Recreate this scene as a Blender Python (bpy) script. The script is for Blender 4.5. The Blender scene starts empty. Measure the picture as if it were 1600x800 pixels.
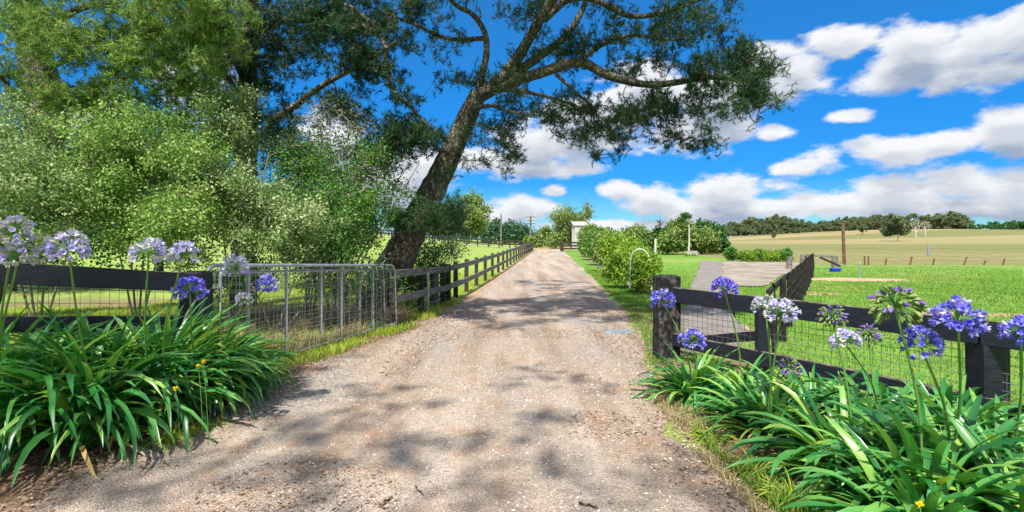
import bpy, math, random
import numpy as np
from mathutils import Vector

# ------------------------------------------------------------------ camera, world, sun
SC = bpy.context.scene
COL = SC.collection
R = math.radians
H0, F0, HX, HY = 1.6, 800.0, 800.0, 375.0
cam = bpy.data.cameras.new('camera'); camo = bpy.data.objects.new('camera', cam); COL.objects.link(camo)
cam.sensor_width = 36; cam.lens = 18; cam.shift_y = -25/1600; cam.clip_end = 4000; cam.clip_start = 0.05
camo.location = (0, 0, H0); camo.rotation_euler = (R(90), 0, 0)
SC.camera = camo
SC.view_settings.view_transform = 'Standard'; SC.view_settings.look = 'None'
SC.view_settings.exposure = 0.85; SC.view_settings.gamma = 1
SC.view_settings.use_curve_mapping = False
SC.cycles.max_bounces = 6; SC.cycles.transparent_max_bounces = 4; SC.cycles.transmission_bounces = 3
SC.cycles.diffuse_bounces = 4; SC.cycles.glossy_bounces = 2; SC.cycles.caustics_reflective = False

SUN_EL = 57.0
SHX, SHY = 0.28, 0.96          # direction in which shadows fall on the ground
sl = bpy.data.lights.new('sun', 'SUN'); slo = bpy.data.objects.new('sun', sl); COL.objects.link(slo)
sl.energy = 4.3; sl.angle = R(0.9); sl.color = (1.0, 0.93, 0.82)
sd = Vector((SHX*math.cos(R(SUN_EL)), SHY*math.cos(R(SUN_EL)), -math.sin(R(SUN_EL))))
slo.rotation_euler = sd.to_track_quat('-Z', 'Y').to_euler()

def px_dir(px, py):
    x = (px-HX)/F0; z = (HY-py)/F0
    return math.atan2(x, 1), math.atan2(z, math.hypot(x, 1))

CLOUDS = [ # px, py, rx, ry, (pixels of the 1600 wide photograph, turned into azimuth / elevation)
 (1250,112,60,38),(1310,70,55,26),(1215,140,45,30),(1430,92,75,48),(1400,120,80,36),(1520,70,85,42),(1590,55,70,45),(1560,110,90,35),(1480,130,70,24),
 (1213,208,28,14),(1262,255,52,20),(1225,262,30,12),(1395,232,70,28),(1480,222,60,20),(1570,195,60,30),(1600,225,70,22),
 (1120,300,90,26),(1180,325,110,20),(1290,315,110,24),(1400,305,100,30),(1500,285,90,32),(1600,290,90,34),(1500,325,160,18),
 (962,297,38,15),(1030,318,70,22),(1090,335,90,20),(868,298,24,11),(818,326,62,20),(770,338,60,22),(1000,352,220,12),
 (860,225,95,32),(830,262,100,20),(760,250,60,24),(1050,200,90,42),(1110,175,70,60),(1000,160,80,60),(1180,120,55,45),(900,190,80,40),
 (640,290,70,60),(520,230,60,60),(300,120,60,60),(150,190,60,40),(1340,180,50,12),(1600,335,80,14)]

def build_world():
    w = bpy.data.worlds.new('World'); SC.world = w; w.use_nodes = True
    nt = w.node_tree; nt.nodes.clear(); N = nt.nodes.new; L = nt.links.new
    # cloud field group : vector(dir) -> value
    g = bpy.data.node_groups.new('cloud_field', 'ShaderNodeTree')
    g.interface.new_socket('Vector', in_out='INPUT', socket_type='NodeSocketVector')
    g.interface.new_socket('Shift', in_out='INPUT', socket_type='NodeSocketFloat')
    g.interface.new_socket('Value', in_out='OUTPUT', socket_type='NodeSocketFloat')
    GN = g.nodes.new; GL = g.links.new
    gi = GN('NodeGroupInput'); go = GN('NodeGroupOutput')
    def M(op, a, b=None, c=None):
        n = GN('ShaderNodeMath'); n.operation = op
        for i, v in enumerate((a, b, c)):
            if v is None: continue
            if isinstance(v, (int, float)): n.inputs[i].default_value = v
            else: GL(v, n.inputs[i])
        return n.outputs[0]
    nrm = GN('ShaderNodeVectorMath'); nrm.operation = 'NORMALIZE'; GL(gi.outputs[0], nrm.inputs[0])
    sp = GN('ShaderNodeSeparateXYZ'); GL(nrm.outputs[0], sp.inputs[0])
    az = M('ARCTAN2', sp.outputs[0], sp.outputs[1]); el = M('ARCSINE', sp.outputs[2])
    el = M('ADD', el, gi.outputs[1])
    nz0 = GN('ShaderNodeCombineXYZ'); GL(az, nz0.inputs[0]); GL(M('MULTIPLY', el, 2.0), nz0.inputs[1])
    n1 = GN('ShaderNodeTexNoise'); n1.inputs['Scale'].default_value = 8.5; n1.inputs['Detail'].default_value = 10; n1.inputs['Roughness'].default_value = 0.6
    GL(nz0.outputs[0], n1.inputs['Vector'])
    cmb = GN('ShaderNodeCombineXYZ'); GL(az, cmb.inputs[0]); GL(el, cmb.inputs[1])
    cur = None
    for (px, py, rx, ry) in CLOUDS:
        a, e = px_dir(px, py); a2, _ = px_dir(px+rx, py); _, e2 = px_dir(px, py-ry)
        ix, iy = 1/abs(a2-a), 1/abs(e2-e)
        v = GN('ShaderNodeVectorMath'); v.operation = 'MULTIPLY_ADD'; GL(cmb.outputs[0], v.inputs[0])
        v.inputs[1].default_value = (ix, iy, 0); v.inputs[2].default_value = (-a*ix, -e*iy, 0)
        l = GN('ShaderNodeVectorMath'); l.operation = 'LENGTH'; GL(v.outputs[0], l.inputs[0])
        if cur is None: cur = l.outputs['Value']
        else:
            m = GN('ShaderNodeMath'); m.operation = 'SMOOTH_MIN'; GL(cur, m.inputs[0]); GL(l.outputs['Value'], m.inputs[1]); m.inputs[2].default_value = 0.25
            cur = m.outputs[0]
    f = M('SUBTRACT', 1.12, M('MINIMUM', cur, 2.2))
    back = M('MAXIMUM', M('MULTIPLY', sp.outputs[1], -2.2), M('MULTIPLY', M('SUBTRACT', sp.outputs[2], 0.62), 2.5))  # unseen cloud cover behind and overhead, added to whiten the fill light
    f = M('MAXIMUM', f, M('MINIMUM', back, 0.55))
    f = M('ADD', f, M('MULTIPLY', M('SUBTRACT', n1.outputs[0], 0.5), 3.2))
    GL(f, go.inputs[0])
    # main
    tc = N('ShaderNodeTexCoord')
    def grp(shift):
        n = N('ShaderNodeGroup'); n.node_tree = g; L(tc.outputs['Generated'], n.inputs[0]); n.inputs[1].default_value = shift; return n.outputs[0]
    a0 = grp(0); a1 = grp(0.018); a2 = grp(0.045)
    def mr(v, lo, hi, tlo=0, thi=1):
        n = N('ShaderNodeMapRange'); n.interpolation_type = 'SMOOTHSTEP'; L(v, n.inputs[0])
        n.inputs[1].default_value = lo; n.inputs[2].default_value = hi; n.inputs[3].default_value = tlo; n.inputs[4].default_value = thi
        return n.outputs[0]
    mask = mr(a0, -0.1, 0.5)
    shade = N('ShaderNodeMath'); shade.operation = 'ADD'; L(mr(a1, 0.0, 1.0, 0, 0.5), shade.inputs[0]); L(mr(a2, 0.0, 1.0, 0, 0.5), shade.inputs[1])
    cc = N('ShaderNodeMix'); cc.data_type = 'RGBA'; L(shade.outputs[0], cc.inputs[0])
    cc.inputs[6].default_value = (3.75, 3.8, 3.9, 1); cc.inputs[7].default_value = (1.45, 1.75, 2.3, 1)
    sky = N('ShaderNodeTexSky'); sky.sky_type = 'NISHITA'; sky.sun_disc = False
    sky.sun_elevation = R(SUN_EL); sky.sun_rotation = math.atan2(-SHX, -SHY)
    sky.air_density = 1.0; sky.dust_density = 0.3; sky.ozone_density = 2.0; sky.altitude = 700
    tint = N('ShaderNodeMix'); tint.data_type = 'RGBA'; tint.blend_type = 'MULTIPLY'; tint.inputs[0].default_value = 1
    L(sky.outputs[0], tint.inputs[6]); 
    sp2 = N('ShaderNodeSeparateXYZ'); L(tc.outputs['Generated'], sp2.inputs[0])
    hr = N('ShaderNodeValToRGB'); L(mr(sp2.outputs[2], 0.0, 0.5), hr.inputs[0]); e = hr.color_ramp.elements
    e[0].position = 0.0; e[0].color = (0.17, 0.38, 0.52, 1); e[1].position = 1.0; e[1].color = (0.09, 0.46, 0.74, 1)
    q = e.new(0.12); q.color = (0.05, 0.29, 0.56, 1); q = e.new(0.5); q.color = (0.05, 0.38, 0.68, 1)
    L(hr.outputs[0], tint.inputs[7])
    mx = N('ShaderNodeMix'); mx.data_type = 'RGBA'; L(mask, mx.inputs[0]); L(tint.outputs[2], mx.inputs[6]); L(cc.outputs[2], mx.inputs[7])
    bg = N('ShaderNodeBackground'); bg.inputs[1].default_value = 0.14; L(mx.outputs[2], bg.inputs[0])
    out = N('ShaderNodeOutputWorld'); L(bg.outputs[0], out.inputs[0])
    w.cycles.sampling_method = 'MANUAL'; w.cycles.sample_map_resolution = 512
build_world()

# ------------------------------------------------------------------ terrain function
def S(a, b, t):
    t = np.clip((np.asarray(t, float)-a)/(b-a), 0, 1); return t*t*(3-2*t)
def gz(x, y):
    x = np.asarray(x, float); y = np.asarray(y, float)
    left = 0.1*np.logaddexp(0, -(x+2)/1.5)*1.5
    z = S(14, 62, y)*(0.39+np.minimum(left, 5))*(1-S(100, 200, y)*0.6)
    z = z + 9.0*np.exp(-((x-325)/165)**2)*S(70, 440, y) - 0.02*np.maximum(y-450, 0)
    z = z + 1.2*np.exp(-((x-330)/70)**2)*S(70, 440, y) - 3.0*S(380, 520, x)*S(70, 440, y)
    return z
def G(x, y): return float(gz(x, y))
def P(px, py, Y): return np.array(((px-HX)/F0*Y, Y, H0+(HY-py)/F0*Y))
def at(px, Y, dz=0.0):
    x = (px-HX)/F0*Y; return (x, Y, G(x, Y)+dz)

# ------------------------------------------------------------------ materials
def material(name, cols, scale=4.0, rough=0.8, bump=0.0, bscale=None, stretch=(1, 1, 1), island=0.0, trans=0.0, metal=0.0, spec=0.3, detail=5, attr=None, bdist=0.02, tcol=None):
    m = bpy.data.materials.new(name); m.use_nodes = True; nt = m.node_tree; nt.nodes.clear(); N = nt.nodes.new; L = nt.links.new
    out = N('ShaderNodeOutputMaterial'); b = N('ShaderNodeBsdfPrincipled')
    b.inputs['Roughness'].default_value = rough; b.inputs['Metallic'].default_value = metal; b.inputs['Specular IOR Level'].default_value = spec
    geo = N('ShaderNodeNewGeometry')
    mp = N('ShaderNodeMapping'); L(geo.outputs['Position'], mp.inputs[0]); mp.inputs['Scale'].default_value = stretch
    n = N('ShaderNodeTexNoise'); n.inputs['Scale'].default_value = scale; n.inputs['Detail'].default_value = detail; n.inputs['Roughness'].default_value = 0.6
    L(mp.outputs[0], n.inputs['Vector'])
    fac = n.outputs[0]
    if island:
        mm = N('ShaderNodeMath'); mm.operation = 'MULTIPLY_ADD'; L(geo.outputs['Random Per Island'], mm.inputs[0]); mm.inputs[1].default_value = island
        m2 = N('ShaderNodeMath'); m2.operation = 'MULTIPLY'; L(fac, m2.inputs[0]); m2.inputs[1].default_value = 1-island
        L(m2.outputs[0], mm.inputs[2]); fac = mm.outputs[0]
    r = N('ShaderNodeValToRGB'); L(fac, r.inputs[0]); e = r.color_ramp.elements
    k = len(cols); lo, hi = (0.3, 0.7) if not island else (0.3-0.25*island, 0.7+0.25*island)
    e[0].position = lo; e[0].color = (*cols[0], 1); e[1].position = hi; e[1].color = (*cols[-1], 1)
    for i in range(1, k-1):
        q = e.new(lo+(hi-lo)*i/(k-1)); q.color = (*cols[i], 1)
    col = r.outputs[0]
    if attr:
        at_ = N('ShaderNodeAttribute'); at_.attribute_name = attr
        mxx = N('ShaderNodeMix'); mxx.data_type = 'RGBA'; mxx.blend_type = 'MULTIPLY'; mxx.inputs[0].default_value = 1
        L(at_.outputs['Color'], mxx.inputs[6]); L(col, mxx.inputs[7]); col = mxx.outputs[2]
    L(col, b.inputs['Base Color'])
    if bump:
        nb = N('ShaderNodeTexNoise'); nb.inputs['Scale'].default_value = bscale or scale*4; nb.inputs['Detail'].default_value = 6; L(mp.outputs[0], nb.inputs['Vector'])
        bp = N('ShaderNodeBump'); bp.inputs['Strength'].default_value = bump; bp.inputs['Distance'].default_value = bdist; L(nb.outputs[0], bp.inputs['Height']); L(bp.outputs[0], b.inputs['Normal'])
    if trans:
        t = N('ShaderNodeBsdfTranslucent')
        if tcol:
            tm = N('ShaderNodeMix'); tm.data_type = 'RGBA'; tm.blend_type = 'MULTIPLY'; tm.inputs[0].default_value = 1; L(col, tm.inputs[6]); tm.inputs[7].default_value = (*tcol, 1); L(tm.outputs[2], t.inputs[0])
        else: L(col, t.inputs[0])
        mx = N('ShaderNodeMixShader'); mx.inputs[0].default_value = trans; L(b.outputs[0], mx.inputs[1]); L(t.outputs[0], mx.inputs[2]); L(mx.outputs[0], out.inputs[0])
    else: L(b.outputs[0], out.inputs[0])
    return m
MT = {}
MT['bark'] = material('bark', [(0.02, 0.016, 0.014), (0.10, 0.085, 0.078), (0.30, 0.27, 0.25)], 13, 0.9, 1.0, 22, (1, 1, 0.3), bdist=0.08)
MT['bark_pale'] = material('bark_pale', [(0.14, 0.11, 0.09), (0.42, 0.38, 0.33)], 8, 0.9, 0.5, 20, (1, 1, 0.4))
MT['bark_white'] = material('bark_white', [(0.4, 0.38, 0.35), (0.62, 0.6, 0.57)], 6, 0.8, 0.3, 20)
MT['twig'] = material('twig', [(0.05, 0.035, 0.028), (0.13, 0.1, 0.08)], 6, 0.9)
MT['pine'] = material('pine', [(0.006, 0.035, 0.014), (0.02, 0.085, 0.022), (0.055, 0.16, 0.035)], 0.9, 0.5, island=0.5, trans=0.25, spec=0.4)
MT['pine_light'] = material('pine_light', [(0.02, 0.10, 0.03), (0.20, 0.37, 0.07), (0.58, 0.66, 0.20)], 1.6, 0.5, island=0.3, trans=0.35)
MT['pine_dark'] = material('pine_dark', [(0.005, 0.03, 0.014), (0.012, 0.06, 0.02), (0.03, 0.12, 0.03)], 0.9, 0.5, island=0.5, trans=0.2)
MT['brown_leaf'] = material('brown_leaf', [(0.3, 0.12, 0.05), (0.5, 0.24, 0.1)], 3, 0.7, island=0.7, trans=0.2)
MT['silver'] = material('silver', [(0.03, 0.11, 0.02), (0.14, 0.27, 0.06), (0.36, 0.47, 0.19), (0.66, 0.72, 0.48)], 2.2, 0.6, island=0.28, trans=0.3, spec=0.5)
MT['silver_mid'] = material('silver_mid', [(0.03, 0.11, 0.02), (0.14, 0.30, 0.05), (0.34, 0.50, 0.12), (0.62, 0.70, 0.34)], 1.9, 0.6, island=0.28, trans=0.3)
MT['silver_grey'] = material('silver_grey', [(0.06, 0.11, 0.05), (0.14, 0.19, 0.10), (0.26, 0.29, 0.20)], 0.9, 0.6, island=0.6, trans=0.25)
MT['leaf_green'] = material('leaf_green', [(0.03, 0.11, 0.02), (0.09, 0.25, 0.04), (0.24, 0.43, 0.09)], 1.8, 0.5, island=0.35, trans=0.3)
MT['leaf_dark'] = material('leaf_dark', [(0.014, 0.065, 0.018), (0.04, 0.14, 0.03), (0.12, 0.27, 0.06)], 0.5, 0.45, island=0.6, trans=0.25)
MT['leaf_olive'] = material('leaf_olive', [(0.06, 0.14, 0.03), (0.19, 0.30, 0.07), (0.42, 0.48, 0.15)], 0.5, 0.5, island=0.6, trans=0.25)
MT['leaf_lime'] = material('leaf_lime', [(0.10, 0.24, 0.02), (0.26, 0.45, 0.04), (0.45, 0.58, 0.09)], 1.5, 0.45, island=0.7, trans=0.4)
MT['leaf_gum'] = material('leaf_gum', [(0.05, 0.085, 0.045), (0.12, 0.17, 0.075), (0.26, 0.31, 0.14)], 0.12, 0.6, island=0.6, trans=0.15)
MT['leaf_far'] = material('leaf_far', [(0.03, 0.09, 0.06), (0.07, 0.17, 0.10), (0.16, 0.28, 0.13)], 0.2, 0.6, island=0.6, trans=0.15)
MT['leaf_white'] = material('leaf_white', [(0.45, 0.48, 0.38), (0.8, 0.8, 0.72)], 3, 0.6, island=0.7, trans=0.3)
MT['agap'] = material('agapanthus_leaf', [(0.015, 0.12, 0.03), (0.045, 0.25, 0.05), (0.13, 0.38, 0.09), (0.36, 0.55, 0.08)], 2.5, 0.33, island=0.7, trans=0.28, spec=0.75, tcol=(1.5, 1.3, 0.6))
MT['agap_dead'] = material('dry_leaf', [(0.5, 0.30, 0.08), (0.62, 0.5, 0.25)], 3, 0.6, island=0.6, trans=0.2)
MT['stem'] = material('flower_stem', [(0.10, 0.26, 0.05), (0.2, 0.38, 0.09)], 4, 0.4, trans=0.0)
MT['petal_violet'] = material('petal_violet', [(0.10, 0.09, 0.62), (0.20, 0.19, 0.85), (0.42, 0.42, 0.95)], 9, 0.5, island=0.7, trans=0.35)
MT['petal_lilac'] = material('petal_lilac', [(0.42, 0.39, 0.80), (0.60, 0.57, 0.9), (0.82, 0.8, 0.92)], 9, 0.5, island=0.7, trans=0.35)
MT['petal_pale'] = material('petal_pale', [(0.42, 0.5, 0.32), (0.7, 0.72, 0.62), (0.66, 0.62, 0.85)], 9, 0.5, island=0.8, trans=0.35)
MT['petal_bud'] = material('seed_pod', [(0.07, 0.16, 0.04), (0.2, 0.32, 0.08), (0.34, 0.4, 0.14)], 9, 0.5, island=0.8, trans=0.2)
MT['petal_purple'] = material('petal_purple', [(0.2, 0.08, 0.5), (0.28, 0.16, 0.72)], 9, 0.5, island=0.8, trans=0.3)
MT['yellow'] = material('petal_yellow', [(0.85, 0.62, 0.01), (0.95, 0.75, 0.03)], 9, 0.5)
MT['black_wood'] = material('black_painted_wood', [(0.004, 0.006, 0.014), (0.009, 0.012, 0.026), (0.022, 0.024, 0.036)], 7, 0.45, 0.35, 30, (1, 1, 6), spec=0.5)
MT['black_edge'] = material('weathered_wood_edge', [(0.02, 0.017, 0.016), (0.28, 0.24, 0.19)], 9, 0.9, 0.5, 40)
MT['rough_black'] = material('charred_wood', [(0.003, 0.003, 0.005), (0.014, 0.014, 0.016), (0.12, 0.115, 0.11)], 18, 0.85, 1.0, 30, (1, 1, 0.6), bdist=0.03)
MT['charcoal'] = material('charcoal_wood', [(0.006, 0.006, 0.007), (0.03, 0.027, 0.026)], 8, 0.85, 0.4, 30)
MT['grey_wood'] = material('weathered_grey_wood', [(0.06, 0.055, 0.05), (0.19, 0.18, 0.165), (0.30, 0.28, 0.26)], 5, 0.85, 0.4, 30, (1, 1, 5))
MT['dark_wood'] = material('dark_stained_wood', [(0.018, 0.014, 0.012), (0.065, 0.055, 0.045)], 6, 0.85, 0.4, 30, (1, 1, 0.3))
MT['brown_wood'] = material('brown_wood', [(0.10, 0.055, 0.03), (0.24, 0.15, 0.09)], 4, 0.9, 0.3, 20)
MT['galv'] = material('galvanised_steel', [(0.28, 0.31, 0.35), (0.48, 0.51, 0.56)], 14, 0.42, metal=0.55, spec=0.5)
MT['wire'] = material('dull_wire', [(0.08, 0.08, 0.085), (0.2, 0.2, 0.2)], 6, 0.6, metal=0.4)
MT['wire_pale'] = material('galvanised_wire', [(0.3, 0.3, 0.31), (0.5, 0.5, 0.5)], 6, 0.5, metal=0.4)
MT['rust'] = material('rusty_steel', [(0.12, 0.05, 0.03), (0.22, 0.10, 0.06)], 5, 0.8)
MT['tank'] = material('pale_corrugated_iron', [(0.42, 0.43, 0.42), (0.62, 0.62, 0.6)], 2, 0.6, 0.0)
MT['white_plastic'] = material('white_pipe', [(0.7, 0.7, 0.68), (0.8, 0.8, 0.78)], 2, 0.5)
MT['blue'] = material('blue_plastic', [(0.01, 0.05, 0.5), (0.02, 0.09, 0.7)], 2, 0.4)
MT['slab'] = material('blue_grey_slab', [(0.10, 0.12, 0.14), (0.30, 0.36, 0.40)], 12, 0.6, 0.4, 30)
MT['ground'] = material('pasture_ground', [(0.72, 0.72, 0.62), (1.0, 1.0, 1.0), (1.25, 1.2, 1.1)], 1.3, 0.95, 0.9, 26, attr='Col', detail=9)
MT['gravel'] = None
MT['mulch'] = material('bark_mulch', [(0.14, 0.085, 0.06), (0.33, 0.22, 0.16), (0.5, 0.38, 0.3)], 9, 0.95, 0.9, 40, detail=8)
MT['pad_grey'] = material('grey_gravel_pad', [(0.17, 0.15, 0.14), (0.26, 0.24, 0.225)], 2, 0.95, 0.3, 40, detail=8)
MT['pad_pale'] = material('pale_concrete_pad', [(0.17, 0.145, 0.11), (0.28, 0.245, 0.20), (0.36, 0.32, 0.265)], 0.8, 0.95, 0.3, 20, detail=8)
MT['track'] = material('pale_track', [(0.5, 0.44, 0.38), (0.62, 0.56, 0.5)], 1, 0.95)
MT['stone'] = material('pebble', [(0.16, 0.14, 0.13), (0.36, 0.31, 0.28), (0.62, 0.56, 0.5)], 9, 0.9, island=0.85)
MT['litter'] = material('leaf_litter', [(0.10, 0.055, 0.035), (0.28, 0.18, 0.12), (0.50, 0.39, 0.30)], 9, 0.9, island=0.85)
MT['grass'] = material('grass_blade', [(0.06, 0.19, 0.015), (0.15, 0.32, 0.03), (0.42, 0.42, 0.13)], 0.9, 0.5, island=0.3, trans=0.35)
MT['grass_yellow'] = material('sunny_grass_blade', [(0.16, 0.30, 0.02), (0.40, 0.55, 0.05), (0.62, 0.66, 0.16)], 0.8, 0.5, island=0.6, trans=0.4)
MT['grass_dry'] = material('dry_grass_blade', [(0.24, 0.2, 0.09), (0.45, 0.38, 0.2), (0.6, 0.52, 0.32)], 0.8, 0.6, island=0.7, trans=0.3)

def gravel_mat():
    m = bpy.data.materials.new('gravel'); m.use_nodes = True; nt = m.node_tree; nt.nodes.clear(); N = nt.nodes.new; L = nt.links.new
    out = N('ShaderNodeOutputMaterial'); b = N('ShaderNodeBsdfPrincipled'); b.inputs['Roughness'].default_value = 0.95; b.inputs['Specular IOR Level'].default_value = 0.2
    L(b.outputs[0], out.inputs[0]); geo = N('ShaderNodeNewGeometry')
    def noise(s, d=6, st=(1, 1, 1)):
        mp = N('ShaderNodeMapping'); L(geo.outputs['Position'], mp.inputs[0]); mp.inputs['Scale'].default_value = st
        n = N('ShaderNodeTexNoise'); n.inputs['Scale'].default_value = s; n.inputs['Detail'].default_value = d; n.inputs['Roughness'].default_value = 0.6; L(mp.outputs[0], n.inputs['Vector']); return n.outputs[0]
    def ramp(f, cs, lo=0.35, hi=0.65):
        r = N('ShaderNodeValToRGB'); L(f, r.inputs[0]); e = r.color_ramp.elements; e[0].position = lo; e[1].position = hi; e[0].color = (*cs[0], 1); e[1].color = (*cs[-1], 1)
        for i in range(1, len(cs)-1): q = e.new(lo+(hi-lo)*i/(len(cs)-1)); q.color = (*cs[i], 1)
        return r.outputs[0]
    def mix(f, a, c, mode='MIX'):
        x = N('ShaderNodeMix'); x.data_type = 'RGBA'; x.blend_type = mode
        if isinstance(f, float): x.inputs[0].default_value = f
        else: L(f, x.inputs[0])
        L(a, x.inputs[6]); L(c, x.inputs[7]); return x.outputs[2]
    base = ramp(noise(1.3, 8, (1.5, 0.13, 1)), [(0.31, 0.24, 0.185), (0.44, 0.36, 0.295), (0.53, 0.455, 0.385)])
    red = ramp(noise(3.2, 8), [(1, 1, 1), (0.96, 0.80, 0.69)], 0.52, 0.68)
    c = mix(1.0, base, red, 'MULTIPLY')
    grey = ramp(noise(0.9, 7, (1.2, 0.35, 1)), [(0, 0, 0), (1, 1, 1)], 0.48, 0.66)
    gcol = ramp(noise(30, 3), [(0.25, 0.235, 0.22), (0.46, 0.43, 0.40)])
    c = mix(grey, c, gcol)
    vo = N('ShaderNodeTexVoronoi'); vo.inputs['Scale'].default_value = 85; L(geo.outputs['Position'], vo.inputs['Vector'])
    sp = ramp(vo.outputs['Color'], [(0.78, 0.76, 0.74), (1.0, 1.0, 1.0), (1.22, 1.2, 1.18)], 0.15, 0.9)
    c = mix(1.0, c, sp, 'MULTIPLY')
    L(c, b.inputs['Base Color'])
    ad = N('ShaderNodeMath'); ad.operation = 'MULTIPLY_ADD'; L(noise(12, 8), ad.inputs[0]); ad.inputs[1].default_value = 2.0; L(vo.outputs['Distance'], ad.inputs[2])
    bp = N('ShaderNodeBump'); bp.inputs['Strength'].default_value = 0.8; bp.inputs['Distance'].default_value = 0.02; L(ad.outputs[0], bp.inputs['Height']); L(bp.outputs[0], b.inputs['Normal'])
    return m
MT['gravel'] = gravel_mat()
def bark_mat():
    m = bpy.data.materials.new('fissured_bark'); m.use_nodes = True; nt = m.node_tree; nt.nodes.clear(); N = nt.nodes.new; L = nt.links.new
    out = N('ShaderNodeOutputMaterial'); b = N('ShaderNodeBsdfPrincipled'); b.inputs['Roughness'].default_value = 0.92; b.inputs['Specular IOR Level'].default_value = 0.2; L(b.outputs[0], out.inputs[0])
    geo = N('ShaderNodeNewGeometry'); mp = N('ShaderNodeMapping'); L(geo.outputs['Position'], mp.inputs[0]); mp.inputs['Scale'].default_value = (1, 1, .35); mp.inputs['Rotation'].default_value = (0, R(28), 0)
    n = N('ShaderNodeTexNoise'); n.inputs['Scale'].default_value = 7; n.inputs['Detail'].default_value = 7; L(mp.outputs[0], n.inputs['Vector'])
    ad = N('ShaderNodeVectorMath'); ad.operation = 'MULTIPLY_ADD'; L(n.outputs['Color'], ad.inputs[0]); ad.inputs[1].default_value = (.5, .5, .5); L(mp.outputs[0], ad.inputs[2])
    v = N('ShaderNodeTexVoronoi'); v.feature = 'DISTANCE_TO_EDGE'; v.inputs['Scale'].default_value = 11; L(ad.outputs[0], v.inputs['Vector'])
    r = N('ShaderNodeValToRGB'); L(v.outputs['Distance'], r.inputs[0]); e = r.color_ramp.elements; e[0].position = 0.0; e[0].color = (.035, .03, .027, 1); e[1].position = .24; e[1].color = (.33, .31, .30, 1)
    n2 = N('ShaderNodeTexNoise'); n2.inputs['Scale'].default_value = 1.6; n2.inputs['Detail'].default_value = 6; L(geo.outputs['Position'], n2.inputs['Vector'])
    r2 = N('ShaderNodeValToRGB'); L(n2.outputs[0], r2.inputs[0]); e = r2.color_ramp.elements; e[0].position = .35; e[0].color = (.55, .6, .42, 1); e[1].position = .65; e[1].color = (1.25, 1.15, 1.1, 1)
    x = N('ShaderNodeMix'); x.data_type = 'RGBA'; x.blend_type = 'MULTIPLY'; x.inputs[0].default_value = 1; L(r.outputs[0], x.inputs[6]); L(r2.outputs[0], x.inputs[7]); L(x.outputs[2], b.inputs['Base Color'])
    bp = N('ShaderNodeBump'); bp.inputs['Strength'].default_value = 1; bp.inputs['Distance'].default_value = 0.07; L(v.outputs['Distance'], bp.inputs['Height']); L(bp.outputs[0], b.inputs['Normal']); return m
MT['bark'] = bark_mat()

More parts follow.
